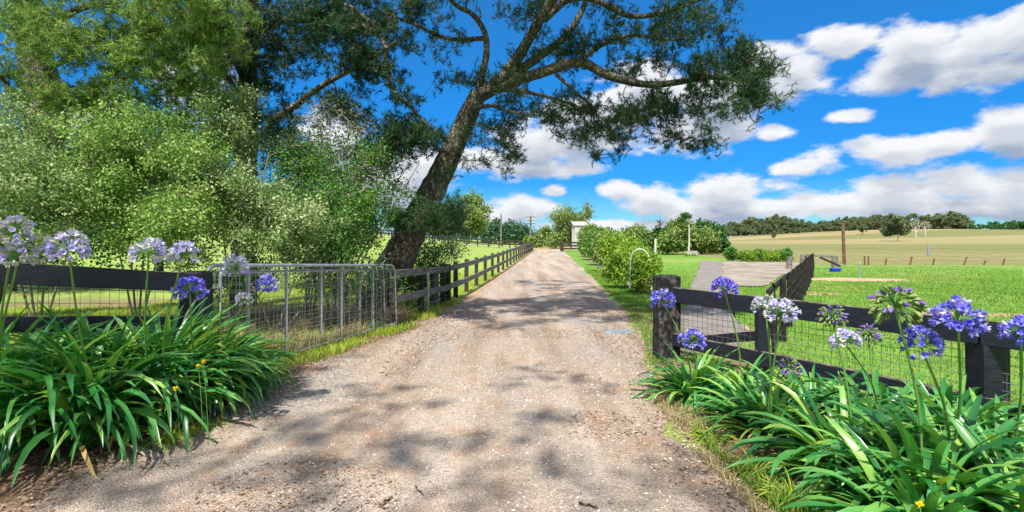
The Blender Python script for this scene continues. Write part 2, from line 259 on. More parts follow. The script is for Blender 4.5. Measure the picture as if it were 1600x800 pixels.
# ------------------------------------------------------------------ mesh helpers
class MB:
    def __init__(s): s.v = []; s.f = {3: [], 4: []}; s.n = 0; s.mi = {3: [], 4: []}
    def add(s, verts, faces, mi=0):
        verts = np.asarray(verts, float).reshape(-1, 3); faces = np.asarray(faces, int)
        s.v.append(verts); s.f[faces.shape[1]].append(faces+s.n); s.mi[faces.shape[1]].append(np.full(len(faces), mi)); s.n += len(verts)
    def build(s, name, mat, parent=None, smooth=False, origin=None):
        v = np.concatenate(s.v) if s.v else np.zeros((0, 3))
        q = np.concatenate(s.f[4]) if s.f[4] else np.zeros((0, 4), int)
        t = np.concatenate(s.f[3]) if s.f[3] else np.zeros((0, 3), int)
        me = bpy.data.meshes.new(name)
        if origin is not None: v = v-np.asarray(origin)
        me.vertices.add(len(v)); me.vertices.foreach_set('co', v.astype(np.float32).ravel())
        nl = len(q)*4+len(t)*3; me.loops.add(nl); me.loops.foreach_set('vertex_index', np.concatenate([q.ravel(), t.ravel()]).astype(np.int32))
        me.polygons.add(len(q)+len(t))
        st = np.concatenate([np.arange(len(q))*4, len(q)*4+np.arange(len(t))*3]).astype(np.int32)
        me.polygons.foreach_set('loop_start', st)
        mi = np.concatenate([np.concatenate(s.mi[4]) if s.mi[4] else np.zeros(0, int), np.concatenate(s.mi[3]) if s.mi[3] else np.zeros(0, int)]).astype(np.int32)
        me.polygons.foreach_set('material_index', mi)
        me.update(calc_edges=True)
        me.polygons.foreach_set('use_smooth', np.full(len(q)+len(t), smooth))
        for m in (mat if isinstance(mat, (list, tuple)) else [mat]): me.materials.append(m)
        o = bpy.data.objects.new(name, me); COL.objects.link(o)
        if parent is not None: o.parent = parent
        if origin is not None: o.location = origin
        return o
    def tubes(s, pts, rad, n=5, mi=0, cap=False):
        """pts (N,K,3) rad (N,K)"""
        pts = np.asarray(pts, float); rad = np.asarray(rad, float)
        if pts.ndim == 2: pts = pts[None]; rad = np.broadcast_to(rad, pts.shape[:2])
        N, K, _ = pts.shape
        rad = np.broadcast_to(rad, (N, K))
        d = np.gradient(pts, axis=1); d /= np.linalg.norm(d, axis=2, keepdims=True)+1e-9
        ref = np.where(np.abs(d.mean(1)[:, 2:3]) > 0.8, np.array([[1., 0, 0]]), np.array([[0, 0, 1.]]))[:, None, :]
        a = np.cross(d, ref); a /= np.linalg.norm(a, axis=2, keepdims=True)+1e-9
        b = np.cross(d, a)
        th = np.arange(n)*2*math.pi/n
        ring = pts[:, :, None, :]+rad[:, :, None, None]*(a[:, :, None, :]*np.cos(th)[None, None, :, None]+b[:, :, None, :]*np.sin(th)[None, None, :, None])
        i = np.arange(N)[:, None, None]*K*n+np.arange(K-1)[None, :, None]*n
        j = np.arange(n)[None, None, :]; j2 = (j+1) % n
        f = np.stack([i+j, i+j2, i+n+j2, i+n+j], -1).reshape(-1, 4)
        base = s.n; s.add(ring.reshape(-1, 3), f, mi)
        if cap and n >= 3:
            for k in (0, K-1):
                for q in range(N):
                    r0 = base+q*K*n+k*n
                    fs = np.array([[r0, r0+x+1, r0+x+2] if k else [r0, r0+x+2, r0+x+1] for x in range(n-2)])
                    s.f[3].append(fs); s.mi[3].append(np.full(len(fs), mi))
    def board(s, p0, p1, w, h, mi=0, bev=0.006, side=None, wob=0.0, rng=None, seg=1, up=None):
        """sawn board p0->p1; h = size along up, w = size across"""
        p0 = np.asarray(p0, float); p1 = np.asarray(p1, float); d = p1-p0; L_ = np.linalg.norm(d); d = d/L_
        u = np.array([0, 0, 1.]) if up is None else np.asarray(up, float)
        if abs(np.dot(d, u)) > 0.95: u = np.array([0, 1., 0]) if side is None else np.asarray(side, float)
        a = np.cross(d, u); a /= np.linalg.norm(a); u = np.cross(a, d)
        hw, hh = w/2, h/2; b = min(bev, hw*0.6, hh*0.6)
        prof = np.array([(-hw+b, -hh), (hw-b, -hh), (hw, -hh+b), (hw, hh-b), (hw-b, hh), (-hw+b, hh), (-hw, hh-b), (-hw, -hh+b)])
        ks = np.linspace(0, 1, seg+1); rings = []
        for k in ks:
            off = (rng.uniform(-wob, wob, 3) if (rng is not None and wob) else 0)
            rings.append(p0+d*L_*k+off+prof[:, :1]*a+prof[:, 1:]*u)
        # chamfered ends
        R0 = rings[0]; c0 = R0.mean(0); R1 = rings[-1]; c1 = R1.mean(0)
        e0 = c0-d*0+(R0-c0)*(1-b/max(hw, hh)); e1 = c1+(R1-c1)*(1-b/max(hw, hh))
        rings[0] = R0+d*b; rings[-1] = R1-d*b; rings = [e0]+rings+[e1]
        v = np.concatenate(rings); f = []
        for r in range(len(rings)-1):
            for j in range(8): f.append([r*8+j, r*8+(j+1) % 8, (r+1)*8+(j+1) % 8, (r+1)*8+j])
        base = s.n; s.add(v, f, mi)
        l = (len(rings)-1)*8
        fs = [[base+x, base+y_, base+z_, base+w_] for (x, y_, z_, w_) in ((7, 6, 1, 0), (6, 5, 2, 1), (5, 4, 3, 2), (l, l+1, l+6, l+7), (l+1, l+2, l+5, l+6), (l+2, l+3, l+4, l+5))]
        s.f[4].append(np.array(fs)); s.mi[4].append(np.full(6, mi))

def empty(name, loc, label=None, cat=None, group=None, rz=0.0):
    o = bpy.data.objects.new(name, None); COL.objects.link(o); o.location = loc; o.rotation_euler = (0, 0, rz); o.empty_display_size = 0.2
    tag(o, label, cat, group); return o
def tag(o, label=None, cat=None, group=None, kind=None):
    if label: o['label'] = label
    if cat: o['category'] = cat
    if group: o['group'] = group
    if kind: o['kind'] = kind
    return o
def lset(o, loc):   # children built in world coordinates under an empty at loc
    return o
def copy_tree(o, parent=None):
    c = o.copy(); COL.objects.link(c)
    if parent is not None: c.parent = parent
    for ch in list(o.children): copy_tree(ch, c)
    return c

# ------------------------------------------------------------------ foliage generators
def unit(v): return v/(np.linalg.norm(v, axis=-1, keepdims=True)+1e-9)
def needle_tufts(mb, c, d, rng, m=20, L=0.13, w=0.008, spread=0.8, mi=0, back=0.09):
    n = len(c); dirs = unit(d[:, None, :]*1.0+rng.normal(0, spread, (n, m, 3)))
    b = c[:, None, :]+d[:, None, :]*rng.uniform(-back, back*.55, (n, m, 1))
    ln = L*rng.uniform(0.7, 1.2, (n, m, 1)); tip = b+dirs*ln
    side = unit(np.cross(dirs, rng.normal(0, 1, (n, m, 3))))*w/2
    v = np.stack([b-side, b+side, tip], 2).reshape(-1, 3)
    f = np.arange(n*m*3).reshape(-1, 3); mb.add(v, f, mi)
def leaves(mb, c, rng, L=0.04, W=0.02, up=0.5, mi=0, d=None):
    n = len(c); a = unit(rng.normal(0, 1, (n, 3))+(0 if d is None else d)); nrm = unit(rng.normal(0, 1, (n, 3))+np.array([0, 0, up])); s = unit(np.cross(a, nrm))
    k = rng.uniform(0.6, 1.3, (n, 1)); l = L*k; w = W*k
    v = np.stack([c, c+a*l*0.5+s*w/2, c+a*l-nrm*l*0.12, c+a*l*0.5-s*w/2], 1).reshape(-1, 3)
    mb.add(v, np.arange(n*4).reshape(-1, 4), mi)
def spline(pts, n):
    pts = np.asarray(pts, float); K = len(pts)
    if K == 2: t = np.linspace(0, 1, n)[:, None]; return pts[0]*(1-t)+pts[1]*t
    p = np.vstack([2*pts[0]-pts[1], pts, 2*pts[-1]-pts[-2]]); out = []
    for t in np.linspace(0, K-1-1e-6, n):
        i = int(t); u = t-i; a, b, c, d = p[i], p[i+1], p[i+2], p[i+3]
        out.append(0.5*((2*b)+(-a+c)*u+(2*a-5*b+4*c-d)*u*u+(-a+3*b-3*c+d)*u**3))
    return np.array(out)
def blob_points(blobs, n, rng, shell=0.0):
    """blobs (x,y,z,rx,ry,rz,weight)"""
    w = np.array([b[6] if len(b) > 6 else b[3]*b[4]*b[5] for b in blobs], float); w /= w.sum()
    k = rng.choice(len(blobs), n, p=w); B = np.array([b[:6] for b in blobs], float)[k]
    u = unit(rng.normal(0, 1, (n, 3))); r = rng.uniform(shell, 1, (n, 1))**(1/3.)
    return B[:, :3]+u*r*B[:, 3:6]
def pb(px, py, Y, rpx, rpy, ry=None, w=None):
    """blob from a place in the photograph with its own distance: world ellipsoid"""
    c = P(px, py, Y); rx = rpx/F0*Y; rz = rpy/F0*Y; ry = ry if ry is not None else rx
    return (c[0], c[1], c[2], rx, ry, rz) + ((w,) if w is not None else (rx*rz*max(ry, .3),))
def make_branches(limbs, clusters, rng, sag=0.1, r_tip=0.004, exp=0.45, rmax=0.09):
    """limbs: list of (pts(K,3), r0, r1). connects every cluster to the growing skeleton. returns tubes (N,5,3),(N,5) and end dirs"""
    nodes = []; own = []
    for p, r0, r1 in limbs:
        for q in p: nodes.append(q); own.append(-1)
    nodes = np.array(nodes); own = list(own)
    d0 = np.min(np.linalg.norm(clusters[:, None, :]-nodes[None], axis=2), axis=1) if len(clusters)*len(nodes) < 4e6 else np.array([np.min(np.linalg.norm(nodes-c, axis=1)) for c in clusters])
    order = np.argsort(d0); N = len(clusters); cap = len(nodes)+N*4; buf = np.zeros((cap, 3)); buf[:len(nodes)] = nodes; nn = len(nodes)
    parent = np.full(N, -1); paths = np.zeros((N, 5, 3)); t = np.linspace(0, 1, 5)[:, None]; owner = np.full(cap, -1)
    for q, ci in enumerate(order):
        c = clusters[ci]; dd = np.linalg.norm(buf[:nn]-c, axis=1); k = int(np.argmin(dd)); a = buf[k]; parent[q] = owner[k]
        L_ = dd[k]; j = rng.normal(0, 0.09*L_, 3); path = a*(1-t)+c*t+np.sin(t*math.pi)*(j+np.array([0, 0, sag*L_])); paths[q] = path
        buf[nn:nn+4] = path[1:]; owner[nn:nn+4] = q; nn += 4
    cnt = np.ones(N)
    for q in range(N-1, -1, -1):
        if parent[q] >= 0: cnt[parent[q]] += cnt[q]
    r = np.minimum(r_tip*cnt**exp, rmax)
    rad = np.stack([r, r*0.92, r*0.82, r*0.7, r*0.55], 1)
    ends = paths[:, 4]; dirs = unit(paths[:, 4]-paths[:, 3])
    return paths, rad, ends, dirs

def gen_tree(name, base, limbs, blobs, n, kind, label, cat='tree', group=None, seed=1, crown='crown', trunk_mat='bark', leaf_mat='pine', extra=None,
             per=8, rc=0.3, L=0.13, W=0.008, needles=20, shell=0.0, sides=9, sag=0.1, r_tip=0.004, spread=0.8, up=0.5, rmax=0.09, drop=0.0, kinds=None, clump=None):
    rng = np.random.default_rng(seed)
    root = empty(name, base, label, cat, group)
    inv = np.asarray(base)
    tb = MB(); LM = []
    for (pts, r0, r1) in limbs:
        K = max(6, int(len(pts)*5)); p = spline(pts, K); t = np.linspace(0, 1, K)
        rr = r0+(r1-r0)*t**0.8
        rr = rr*(1+rng.normal(0, 0.03, K)); tb.tubes(p[None], rr[None], sides); LM.append((p, r0, r1))
    if clump:
        k_, cr = clump; cen = blob_points(blobs, max(4, n//k_), rng, shell); cl = np.repeat(cen, k_, 0); cl = cl+rng.normal(0, 1, cl.shape)*np.array([cr, cr, cr*.5])
    else: cl = blob_points(blobs, n, rng, shell)
    cl = cl[cl[:, 2] > base[2]+0.05]
    paths, rad, ends, dirs = make_branches(LM, cl, rng, sag, r_tip, rmax=rmax)
    big = rad[:, 0] > 0.02
    if big.any(): tb.tubes(paths[big], rad[big], 6)
    if (~big).any(): tb.tubes(paths[~big], rad[~big], 3)
    tb.build('trunk', MT[trunk_mat], root, smooth=True, origin=None).matrix_parent_inverse.identity()
    fo = MB(); ne = len(ends)
    seg = rng.uniform(0.35 if kind == 'pine' else 0.7, 1, (ne, per, 1)); base_pt = paths[:, 2][:, None, :]*(1-seg)+ends[:, None, :]*seg
    cc = (base_pt+rng.normal(0, rc*0.5, (ne, per, 3))).reshape(-1, 3); cc[:, 2] -= drop
    if kind == 'pine':
        dd = unit(np.repeat(dirs, per, 0)*0.5+rng.normal(0, 0.6, (ne*per, 3))+np.array([0, 0, 0.35]))
        # small twigs to each tuft
        mid = base_pt.reshape(-1, 3); tw = np.stack([mid, (mid+cc)/2+rng.normal(0, 0.01, mid.shape), cc], 1)
        tt = MB(); tt.tubes(tw, np.full((len(tw), 3), 0.0035), 3); tt.build('twigs', MT['twig'], root)
        needle_tufts(fo, cc, dd, rng, needles, L, W, spread)
    else:
        leaves(fo, cc, rng, L, W, up)
    fo.build(crown, MT[leaf_mat], root)
    if extra:
        for ch_name, m_, ratio, LL, WW in extra:
            e = MB(); k = rng.choice(len(cc), max(1, int(len(cc)*ratio)), replace=False)
            leaves(e, cc[k]+rng.normal(0, 0.03, (len(k), 3)), rng, LL, WW, 0.3); e.build(ch_name, MT[m_], root)
    # meshes were built in world coordinates: shift them into the root's frame
    for o in root.children:
        me = o.data; co = np.empty(len(me.vertices)*3, np.float32); me.vertices.foreach_get('co', co); co = co.reshape(-1, 3)-inv.astype(np.float32); me.vertices.foreach_set('co', co.ravel()); me.update()
    return root
def localise(root):
    inv = np.array(root.location, np.float32)
    def rec(o):
        for c in o.children:
            if c.type == 'MESH':
                me = c.data; co = np.empty(len(me.vertices)*3, np.float32); me.vertices.foreach_get('co', co); co = co.reshape(-1, 3)-inv; me.vertices.foreach_set('co', co.ravel()); me.update()
            rec(c)
    rec(root)

# ------------------------------------------------------------------ ground
DL = [(-4, -2.3), (0, -2.9), (2.9, -2.95), (4.1, -2.95), (5.4, -2.75), (6.6, -2.5), (7.8, -2.2), (9.5, -1.75), (12.2, -1.35), (15.7, -0.9), (22, -0.42), (40, 1.1), (57, 2.55), (66, 3.3)]
DR = [(-4, 1.9), (0, 1.5), (3.0, 1.42), (4.2, 1.38), (5.4, 1.45), (6.6, 1.75), (8.2, 2.1), (12.2, 2.6), (17, 3.0), (23.3, 3.5), (40, 4.6), (57, 5.7), (66, 6.3)]
def dl(y): return np.interp(y, [a for a, b in DL], [b for a, b in DL])
def dr(y): return np.interp(y, [a for a, b in DR], [b for a, b in DR])
def vnoise(x, y, s, seed=0):
    """cheap smooth value noise"""
    x = np.asarray(x, float)*s+seed*17.3; y = np.asarray(y, float)*s+seed*9.1
    def h(i, j): v = np.sin(i*127.1+j*311.7+seed*74.7)*43758.5453; return v-np.floor(v)
    i = np.floor(x); j = np.floor(y); u = x-i; v = y-j; u = u*u*(3-2*u); v = v*v*(3-2*v)
    return (h(i, j)*(1-u)+h(i+1, j)*u)*(1-v)+(h(i, j+1)*(1-u)+h(i+1, j+1)*u)*v
def smoothmask(v, a, b): return S(a, b, v)

xs = np.unique(np.concatenate([np.arange(-14, 24, 0.25), np.arange(-40, -14, 1), np.arange(24, 60, 1), np.arange(60, 700, 8), np.arange(-400, -40, 8), [-2500, -1500, -900, -600, 900, 1400, 2500]]))
ys = np.unique(np.concatenate([np.arange(-6, 30, 0.25), np.arange(30, 110, 1), np.arange(110, 520, 6), [-200, -80, -40, -20, 560, 650, 800, 1000, 1400, 2000, 2800]]))
XX, YY = np.meshgrid(xs, ys); ZZ = gz(XX, YY)
mb = MB(); nx, ny = len(xs), len(ys)
i = (np.arange(ny-1)[:, None]*nx+np.arange(nx-1)[None]).ravel()
mb.add(np.stack([XX, YY, ZZ], -1).reshape(-1, 3), np.stack([i, i+1, i+nx+1, i+nx], 1))
ground = tag(mb.build('ground', MT['ground'], smooth=True), kind='structure')
GREEN = np.array([0.135, 0.27, 0.035]); DRYG = np.array([0.26, 0.30, 0.08]); STRAW = np.array([0.33, 0.26, 0.135]); OLIVE = np.array([0.21, 0.23, 0.08]); DIRT = np.array([0.44, 0.30, 0.21]); LIT = np.array([0.21, 0.135, 0.09]); LAWN = np.array([0.07, 0.26, 0.02])
def gcol(x, y):
    x = np.asarray(x, float); y = np.asarray(y, float)
    c = np.broadcast_to(GREEN, x.shape+(3,)).copy()
    def lay(m, col):
        nonlocal c; c = c*(1-m[..., None])+col*m[..., None]
    n1 = vnoise(x, y, 0.35, 1); n2 = vnoise(x, y, 1.1, 2); n3 = vnoise(x*0.3, y, 0.12, 3); n4 = vnoise(x, y, 4.0, 5)
    lay(S(0.45, 0.8, n1)*0.55, DRYG)
    lay((x < dl(y))*S(10, 16, y)*0.75, np.array([.27, .36, .08]))
    far = np.maximum(S(29.5, 31, y)*S(15.5, 16.5, x), S(50, 60, y)*(x > 8)); lay(far, STRAW*(0.85+0.3*n3[..., None]))
    lay(far*S(0.35, 0.6, vnoise(x*0.3, y, 0.03, 7))*0.95, OLIVE*0.8); lay(far*S(0.55, 0.75, vnoise(x*0.3, y, 0.02, 17))*0.8, np.array([0.40, 0.29, 0.16]))
    lay(far*S(60, 140, y)*(1-S(190, 330, y))*0.5, np.array([.19, .21, .08]))
    lay(S(60, 66, y)*(x < 12)*(x > 0)*(1-S(80, 95, y)), STRAW)
    # bare earth in the paddock
    for (px, Y, rx, ry) in ((1330, 20.5, 2.3, 0.9), (1270, 15.3, 1.2, .5), (1120, 9.5, 0.6, 1.6), (1500, 11, 1.5, .4)):
        X0 = (px-HX)/F0*Y; d = np.hypot((x-X0)/rx, (y-Y)/ry)+(n2-.5)*.5; lay(1-S(0.75, 1.05, d), DIRT*1.1)
    # leaf litter along the driveway edges and under the planting
    el_ = dl(y)-x; er = x-dr(y); nr = (y > -6)*(y < 9.4)
    lay(nr*(el_ > -0.4)*(1-S(0.9, 1.4, el_+(n2-.5)*.9)), LIT+(n4[..., None]-.5)*.1)
    lay((y > 9)*(y < 60)*(el_ > -0.2)*(1-S(0.25, 0.5, el_+(n2-.5)*.3)), DIRT*0.8)
    lay((y > -6)*(y < 7.0)*(er > 0.2)*(1-S(1.1, 1.9, er+(n2-.5)*.5)), LIT+(n4[..., None]-.5)*.1)
    lay((y < 5.6)*(y > -2)*(er > -.1)*(1-S(0.1, 0.5, er+(n2-.5)*.4))*0.9, np.array([.33, .25, .13]))
    # lawn beside the drive
    lay((y > 7.5)*(y < 62)*(er > -0.1)*(1-S(1.2, 2.0, er)), GREEN*0.95)
    # patchy litter-brown earth below the big trees on the left
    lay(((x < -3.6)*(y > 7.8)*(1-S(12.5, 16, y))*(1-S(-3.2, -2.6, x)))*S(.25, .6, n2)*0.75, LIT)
    return np.clip(c, 0.01, 0.9)
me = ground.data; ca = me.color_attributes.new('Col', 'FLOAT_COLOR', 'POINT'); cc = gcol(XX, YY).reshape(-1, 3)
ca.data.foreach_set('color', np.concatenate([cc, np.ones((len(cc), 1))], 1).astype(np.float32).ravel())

def strip(name, ya, yb, step, fl, fr, mat, dz, cols=14, edge=0.0, seed=0, kind='structure'):
    y = np.arange(ya, yb+step, step); l = fl(y); r = fr(y)
    rng = np.random.default_rng(seed)
    l = l+(vnoise(y, y*0, 1.7, seed+1)-.5)*edge+(vnoise(y, y*0, 5, seed+2)-.5)*edge*.5; r = r+(vnoise(y, y*0, 1.7, seed+3)-.5)*edge+(vnoise(y, y*0, 5, seed+4)-.5)*edge*.5
    t = np.linspace(0, 1, cols); X = l[:, None]*(1-t)+r[:, None]*t; Y = np.repeat(y[:, None], cols, 1); Z = gz(X, Y)+dz
    e = np.minimum(t, 1-t)*cols; Z = Z-(e < 0.5)*dz*0.9
    b = MB(); i = (np.arange(len(y)-1)[:, None]*cols+np.arange(cols-1)[None]).ravel()
    b.add(np.stack([X, Y, Z], -1).reshape(-1, 3), np.stack([i, i+1, i+cols+1, i+cols], 1))
    return tag(b.build(name, mat, smooth=True), kind=kind)
strip('driveway', -6, 64, 0.2, dl, dr, MT['gravel'], 0.014, 22, 0.34, 3)
# mulch bed beside the lawn
def bedl(y): return np.interp(y, [12.5, 15, 22, 35, 52], [3.1+.55, 3.5, 4.15, 5.0, 6.2])+0.35
def bedr(y): return np.interp(y, [12.5, 15, 22, 35, 52], [4.4, 4.9, 5.6, 6.4, 7.4])+0.4
strip('mulch_bed', 15.5, 50, 0.4, bedl, bedr, MT['mulch'], 0.02, 8, 0.3, 9)
# pads beyond the right-hand fence, four corners each from the photograph
def quadpatch(name, c4, mat, dz, edge=.15):
    y = [c[1] for c in c4]
    (x0, y0), (x1, y1), (x2, y2), (x3, y3) = c4   # near-left, near-right, far-right, far-left
    b = MB(); n = 40; U, V = np.meshgrid(np.linspace(0, 1, n), np.linspace(0, 1, n))
    X = (x0*(1-U)+x1*U)*(1-V)+(x3*(1-U)+x2*U)*V; Y = (y0*(1-U)+y1*U)*(1-V)+(y3*(1-U)+y2*U)*V
    k = np.minimum(np.minimum(U, 1-U), np.minimum(V, 1-V)) < 0.01
    X = X+k*(vnoise(X, Y, 1.3, 4)-.5)*edge*2; Y = Y+k*(vnoise(X, Y, 1.3, 6)-.5)*edge*2
    i = (np.arange(n-1)[:, None]*n+np.arange(n-1)[None]).ravel(); b.add(np.stack([X, Y, gz(X, Y)+dz], -1).reshape(-1, 3), np.stack([i, i+1, i+n+1, i+n], 1))
    return tag(b.build(name, mat, smooth=True), kind='structure')
def gp(px, py): Y = 1280/(py-375.); return ((px-HX)/F0*Y, Y)
quadpatch('concrete_pad', [gp(1128, 447), gp(1192, 449), gp(1257, 415), gp(1130, 412)], MT['pad_pale'], 0.03)
quadpatch('gravel_pad', [gp(1040, 560), gp(1165, 545), gp(1128, 412), gp(1095, 412)], MT['pad_grey'], 0.018)
tx = np.linspace(-30, 3.0, 60)
b = MB(); ty = 76+0*tx; n = len(tx)
v = np.concatenate([np.stack([tx, ty+q, gz(tx, ty+q)+0.05], 1) for q in (-1.2, 2.5)]); i = np.arange(n-1); b.add(v, np.stack([i, i+1, i+n+1, i+n], 1))
tag(b.build('track', MT['track']), kind='structure')
# ------------------------------------------------------------------ fences and gates
def thing_begin(name, x, y, label, cat, group=None): return empty(name, (x, y, G(x, y)), label, cat, group)
def part(mbx, name, mat, root, smooth=False): return mbx.build(name, MT[mat], root, smooth=smooth)
rngF = np.random.default_rng(5)

# long rail fence on the left of the drive
def lfx(y): return float(np.interp(y, [9.3, 11, 12.9, 22.5, 57, 64], [-2.16, -1.86, -1.6, -0.72, 2.3, 2.95]))
r = thing_begin('rail_fence', -1.6, 12.9, 'long weathered two rail timber fence running up the left edge of the gravel drive', 'fence')
py_ = [9.45, 10.9, 12.6, 12.95, 14.1, 15.7, 17.6]
while py_[-1] < 57: py_.append(py_[-1]+2.15)
for k, y in enumerate(py_):
    x = lfx(y)-0.06; z = G(x, y); m_ = MB(); hh = 0.98+rngF.uniform(-0.02, 0.04); w = 0.12 if k not in (3,) else 0.2
    m_.board((x, y, z-0.2), (x+rngF.uniform(-.012, .012), y+rngF.uniform(-.012, .012), z+hh), w, w, bev=0.012, seg=3, rng=rngF, wob=0.003); part(m_, 'post', 'dark_wood', r)
for zt in (0.885, 0.42):
    for a, c in zip([9.3]+py_[2::2], py_[2::2]+[py_[-1]]):
        if c-a < 0.4: continue
        xa, xc = lfx(a)+0.03, lfx(c)+0.03; m_ = MB(); dz = rngF.uniform(-.01, .01)
        top = 0.1 if a < 10 else 0
        m_.board((xa, a+0.01, G(xa, a)+zt+top+dz), (xc, c-0.01, G(xc, c)+zt+dz), 0.038, 0.145, seg=3, rng=rngF, wob=0.004); part(m_, 'rail', 'grey_wood', r)
m_ = MB()
for zt in (0.68, 0.2): m_.tubes(np.array([(lfx(y)-0.02, y, G(0, y)+zt+0.02*math.sin(y*3)) for y in (9.4, 10, 10.6, 11.3, 12, 12.9)]), 0.004, 4)
part(m_, 'wire', 'wire_pale', r)
localise(r)
# steel picket and grey strainer post next to it
r = thing_begin('star_picket', lfx(10.9)+0.1, 10.9, 'thin galvanised steel picket standing against the near bay of the rail fence', 'post')
m_ = MB(); x, y = lfx(10.9)+0.1, 10.9; m_.board((x, y, -0.1), (x, y, 0.92), 0.02, 0.045, bev=0.004); m_.board((x-.018, y, -0.1), (x-.018, y, 0.915), 0.03, 0.006, bev=0.001); part(m_, 'picket', 'galv', r)
m_ = MB(); m_.tubes(np.array([(x-.03, y-.02, .7), (x+.03, y-.025, .705), (x+.035, y+.02, .69)]), 0.004, 4); part(m_, 'wire_tie', 'wire_pale', r); localise(r)
x, y = -1.86, 12.3
m_ = MB(); m_.tubes(np.array([(x, y, -.2), (x, y, .3), (x+.01, y, .8), (x+.01, y, .97), (x+.01, y, .985)]), np.array([[.11, .105, .1, .098, .07]]), 10, cap=True)
tag(m_.build('strainer_post', MT['grey_wood'], smooth=False, origin=(x, y, 0)), 'thick round pale grey post just behind the rail fence beside the pine trunk', 'post')

# ---- galvanised gates
def make_gate(label, A, B, ups, offz=0.0, wires=True):
    A = np.array(A, float); B = np.array(B, float); L_ = np.linalg.norm(B-A)
    r = thing_begin('farm_gate', A[0], A[1], label, 'gate', None)
    def pt(s, t):   # s 0..1 along, t 0..1 up
        p = A+(B-A)*s; zb = 0.10+0.01*math.sin(s*6); zt = 1.31+(1.14-1.31)*s; return np.array([p[0], p[1], zb+(zt-zb)*t+offz])
    rc = 0.14
    fr = []
    def corner(s, sg):
        out = []
        for a in np.linspace(0, math.pi/2, 6):
            ds = (rc*(1-math.sin(a)))/L_ if sg < 0 else -(rc*(1-math.sin(a)))/L_
            out.append(pt(s, 1)+np.array([0, 0, -rc*(1-math.cos(a))])+0*ds) if False else out.append(pt(s+(-sg)*rc*(1-math.cos(a))/L_, 1)-np.array([0, 0, rc*(1-math.sin(a))]))
        return out
    left = [pt(0, 0), pt(0, .4)]+corner(0, -1); right = corner(0.985, 1)[::-1]+[pt(0.99, .5), pt(1.0, 0)]
    path = np.array(left+right)
    m_ = MB(); m_.tubes(path, 0.021, 8); m_.tubes(np.array([pt(0, 0), pt(.5, 0), pt(1, 0)]), 0.019, 8); part(m_, 'frame', 'galv', r, True)
    for s in ups:
        m_ = MB(); m_.board(pt(s, 0.01), pt(s, 0.975), 0.042, 0.018, bev=0.004); part(m_, 'upright', 'galv', r)
    if wires:
        m_ = MB(); rg = np.random.default_rng(int(A[0]*100) % 97)
        for t in (0.10, 0.2, 0.3, 0.41, 0.52, 0.63, 0.74, 0.82, 0.9, 0.95):
            q = np.array([pt(s, t)+np.array([0, rg.normal(0, .004), rg.normal(0, .006)]) for s in np.linspace(0.005, .985, 26)]); m_.tubes(q, 0.0032, 4)
        for s in np.arange(0.03, 0.98, 0.15/L_):
            q = np.array([pt(s+rg.normal(0, .001), t) for t in np.linspace(0.0, 0.96, 8)]); m_.tubes(q, 0.0028, 4)
        part(m_, 'wire_mesh', 'wire_pale', r)
        m_ = MB(); m_.tubes(np.array([pt(0, .93), pt(.5, .935), pt(.985, .93)]), 0.012, 6); part(m_, 'mid_bar', 'galv', r, True)
    m_ = MB()
    for t in (0.2, 0.8):
        m_ = MB(); m_.tubes(np.array([pt(-.03, t), pt(-.015, t), pt(0.004, t)]), 0.014, 6); part(m_, 'hinge', 'galv', r)
    localise(r); return r
make_gate('galvanised tube and mesh farm gate nearest the drive, swung open along its edge', (-3.27, 5.74), (-2.10, 9.3), (0.27, 0.575, 0.80))
make_gate('second galvanised mesh gate folded back behind the front gate, its rounded end showing through', (-3.52, 5.9), (-2.33, 9.4), (0.16, 0.53, 0.79), 0.0)

def black_wing(label, posts, rails, mesh_z, group=None, extra=None, cap='black_edge'):
    x, y = posts[0][0], posts[0][1]; r = thing_begin('timber_mesh_fence', x, y, label, 'fence', group); rg = np.random.default_rng(int(abs(x)*10))
    for (px, py, w, h, mt, lb) in posts:
        m_ = MB()
        m_.board((px, py, -.2), (px, py, h), w, w, bev=0.02, seg=6, rng=rg, wob=0.004)
        o = part(m_, 'post', mt, r)
        if lb: o['label'] = lb
    for (p0, p1, h) in rails:
        m_ = MB(); m_.board(p0, p1, 0.045, h, seg=6, rng=rg, wob=0.002); o = part(m_, 'rail', 'black_wood', r)
        m_ = MB(); p0 = np.array(p0); p1 = np.array(p1); u = np.array([0, 0, h/2+0.004]); m_.board(p0+u, p1+u, 0.043, 0.008, bev=0.002, seg=8, rng=rg, wob=0.0015); m_.build('rail_top_edge', MT[cap], o)
    m_ = MB()
    for (p0, p1, z0a, z1a, z0b, z1b) in mesh_z:
        p0 = np.array(p0); p1 = np.array(p1); Ln = np.linalg.norm(p1-p0)
        for t in np.arange(0, 1.001, 0.115):
            q = np.array([np.append(p0+(p1-p0)*s, (z0a+(z1a-z0a)*t)*(1-s)+(z0b+(z1b-z0b)*t)*s+rg.normal(0, .003)) for s in np.linspace(0, 1, 16)]); m_.tubes(q, 0.0026, 4)
        for s in np.arange(0, 1, 0.075/Ln):
            q = np.array([np.append(p0+(p1-p0)*(s+rg.normal(0, .0006)), (z0a+(z1a-z0a)*t)*(1-s)+(z0b+(z1b-z0b)*t)*s) for t in (0, .25, .5, .75, 1)]); m_.tubes(q, 0.0024, 4)
    part(m_, 'wire_mesh', 'wire', r)
    if extra: extra(r)
    localise(r); return r
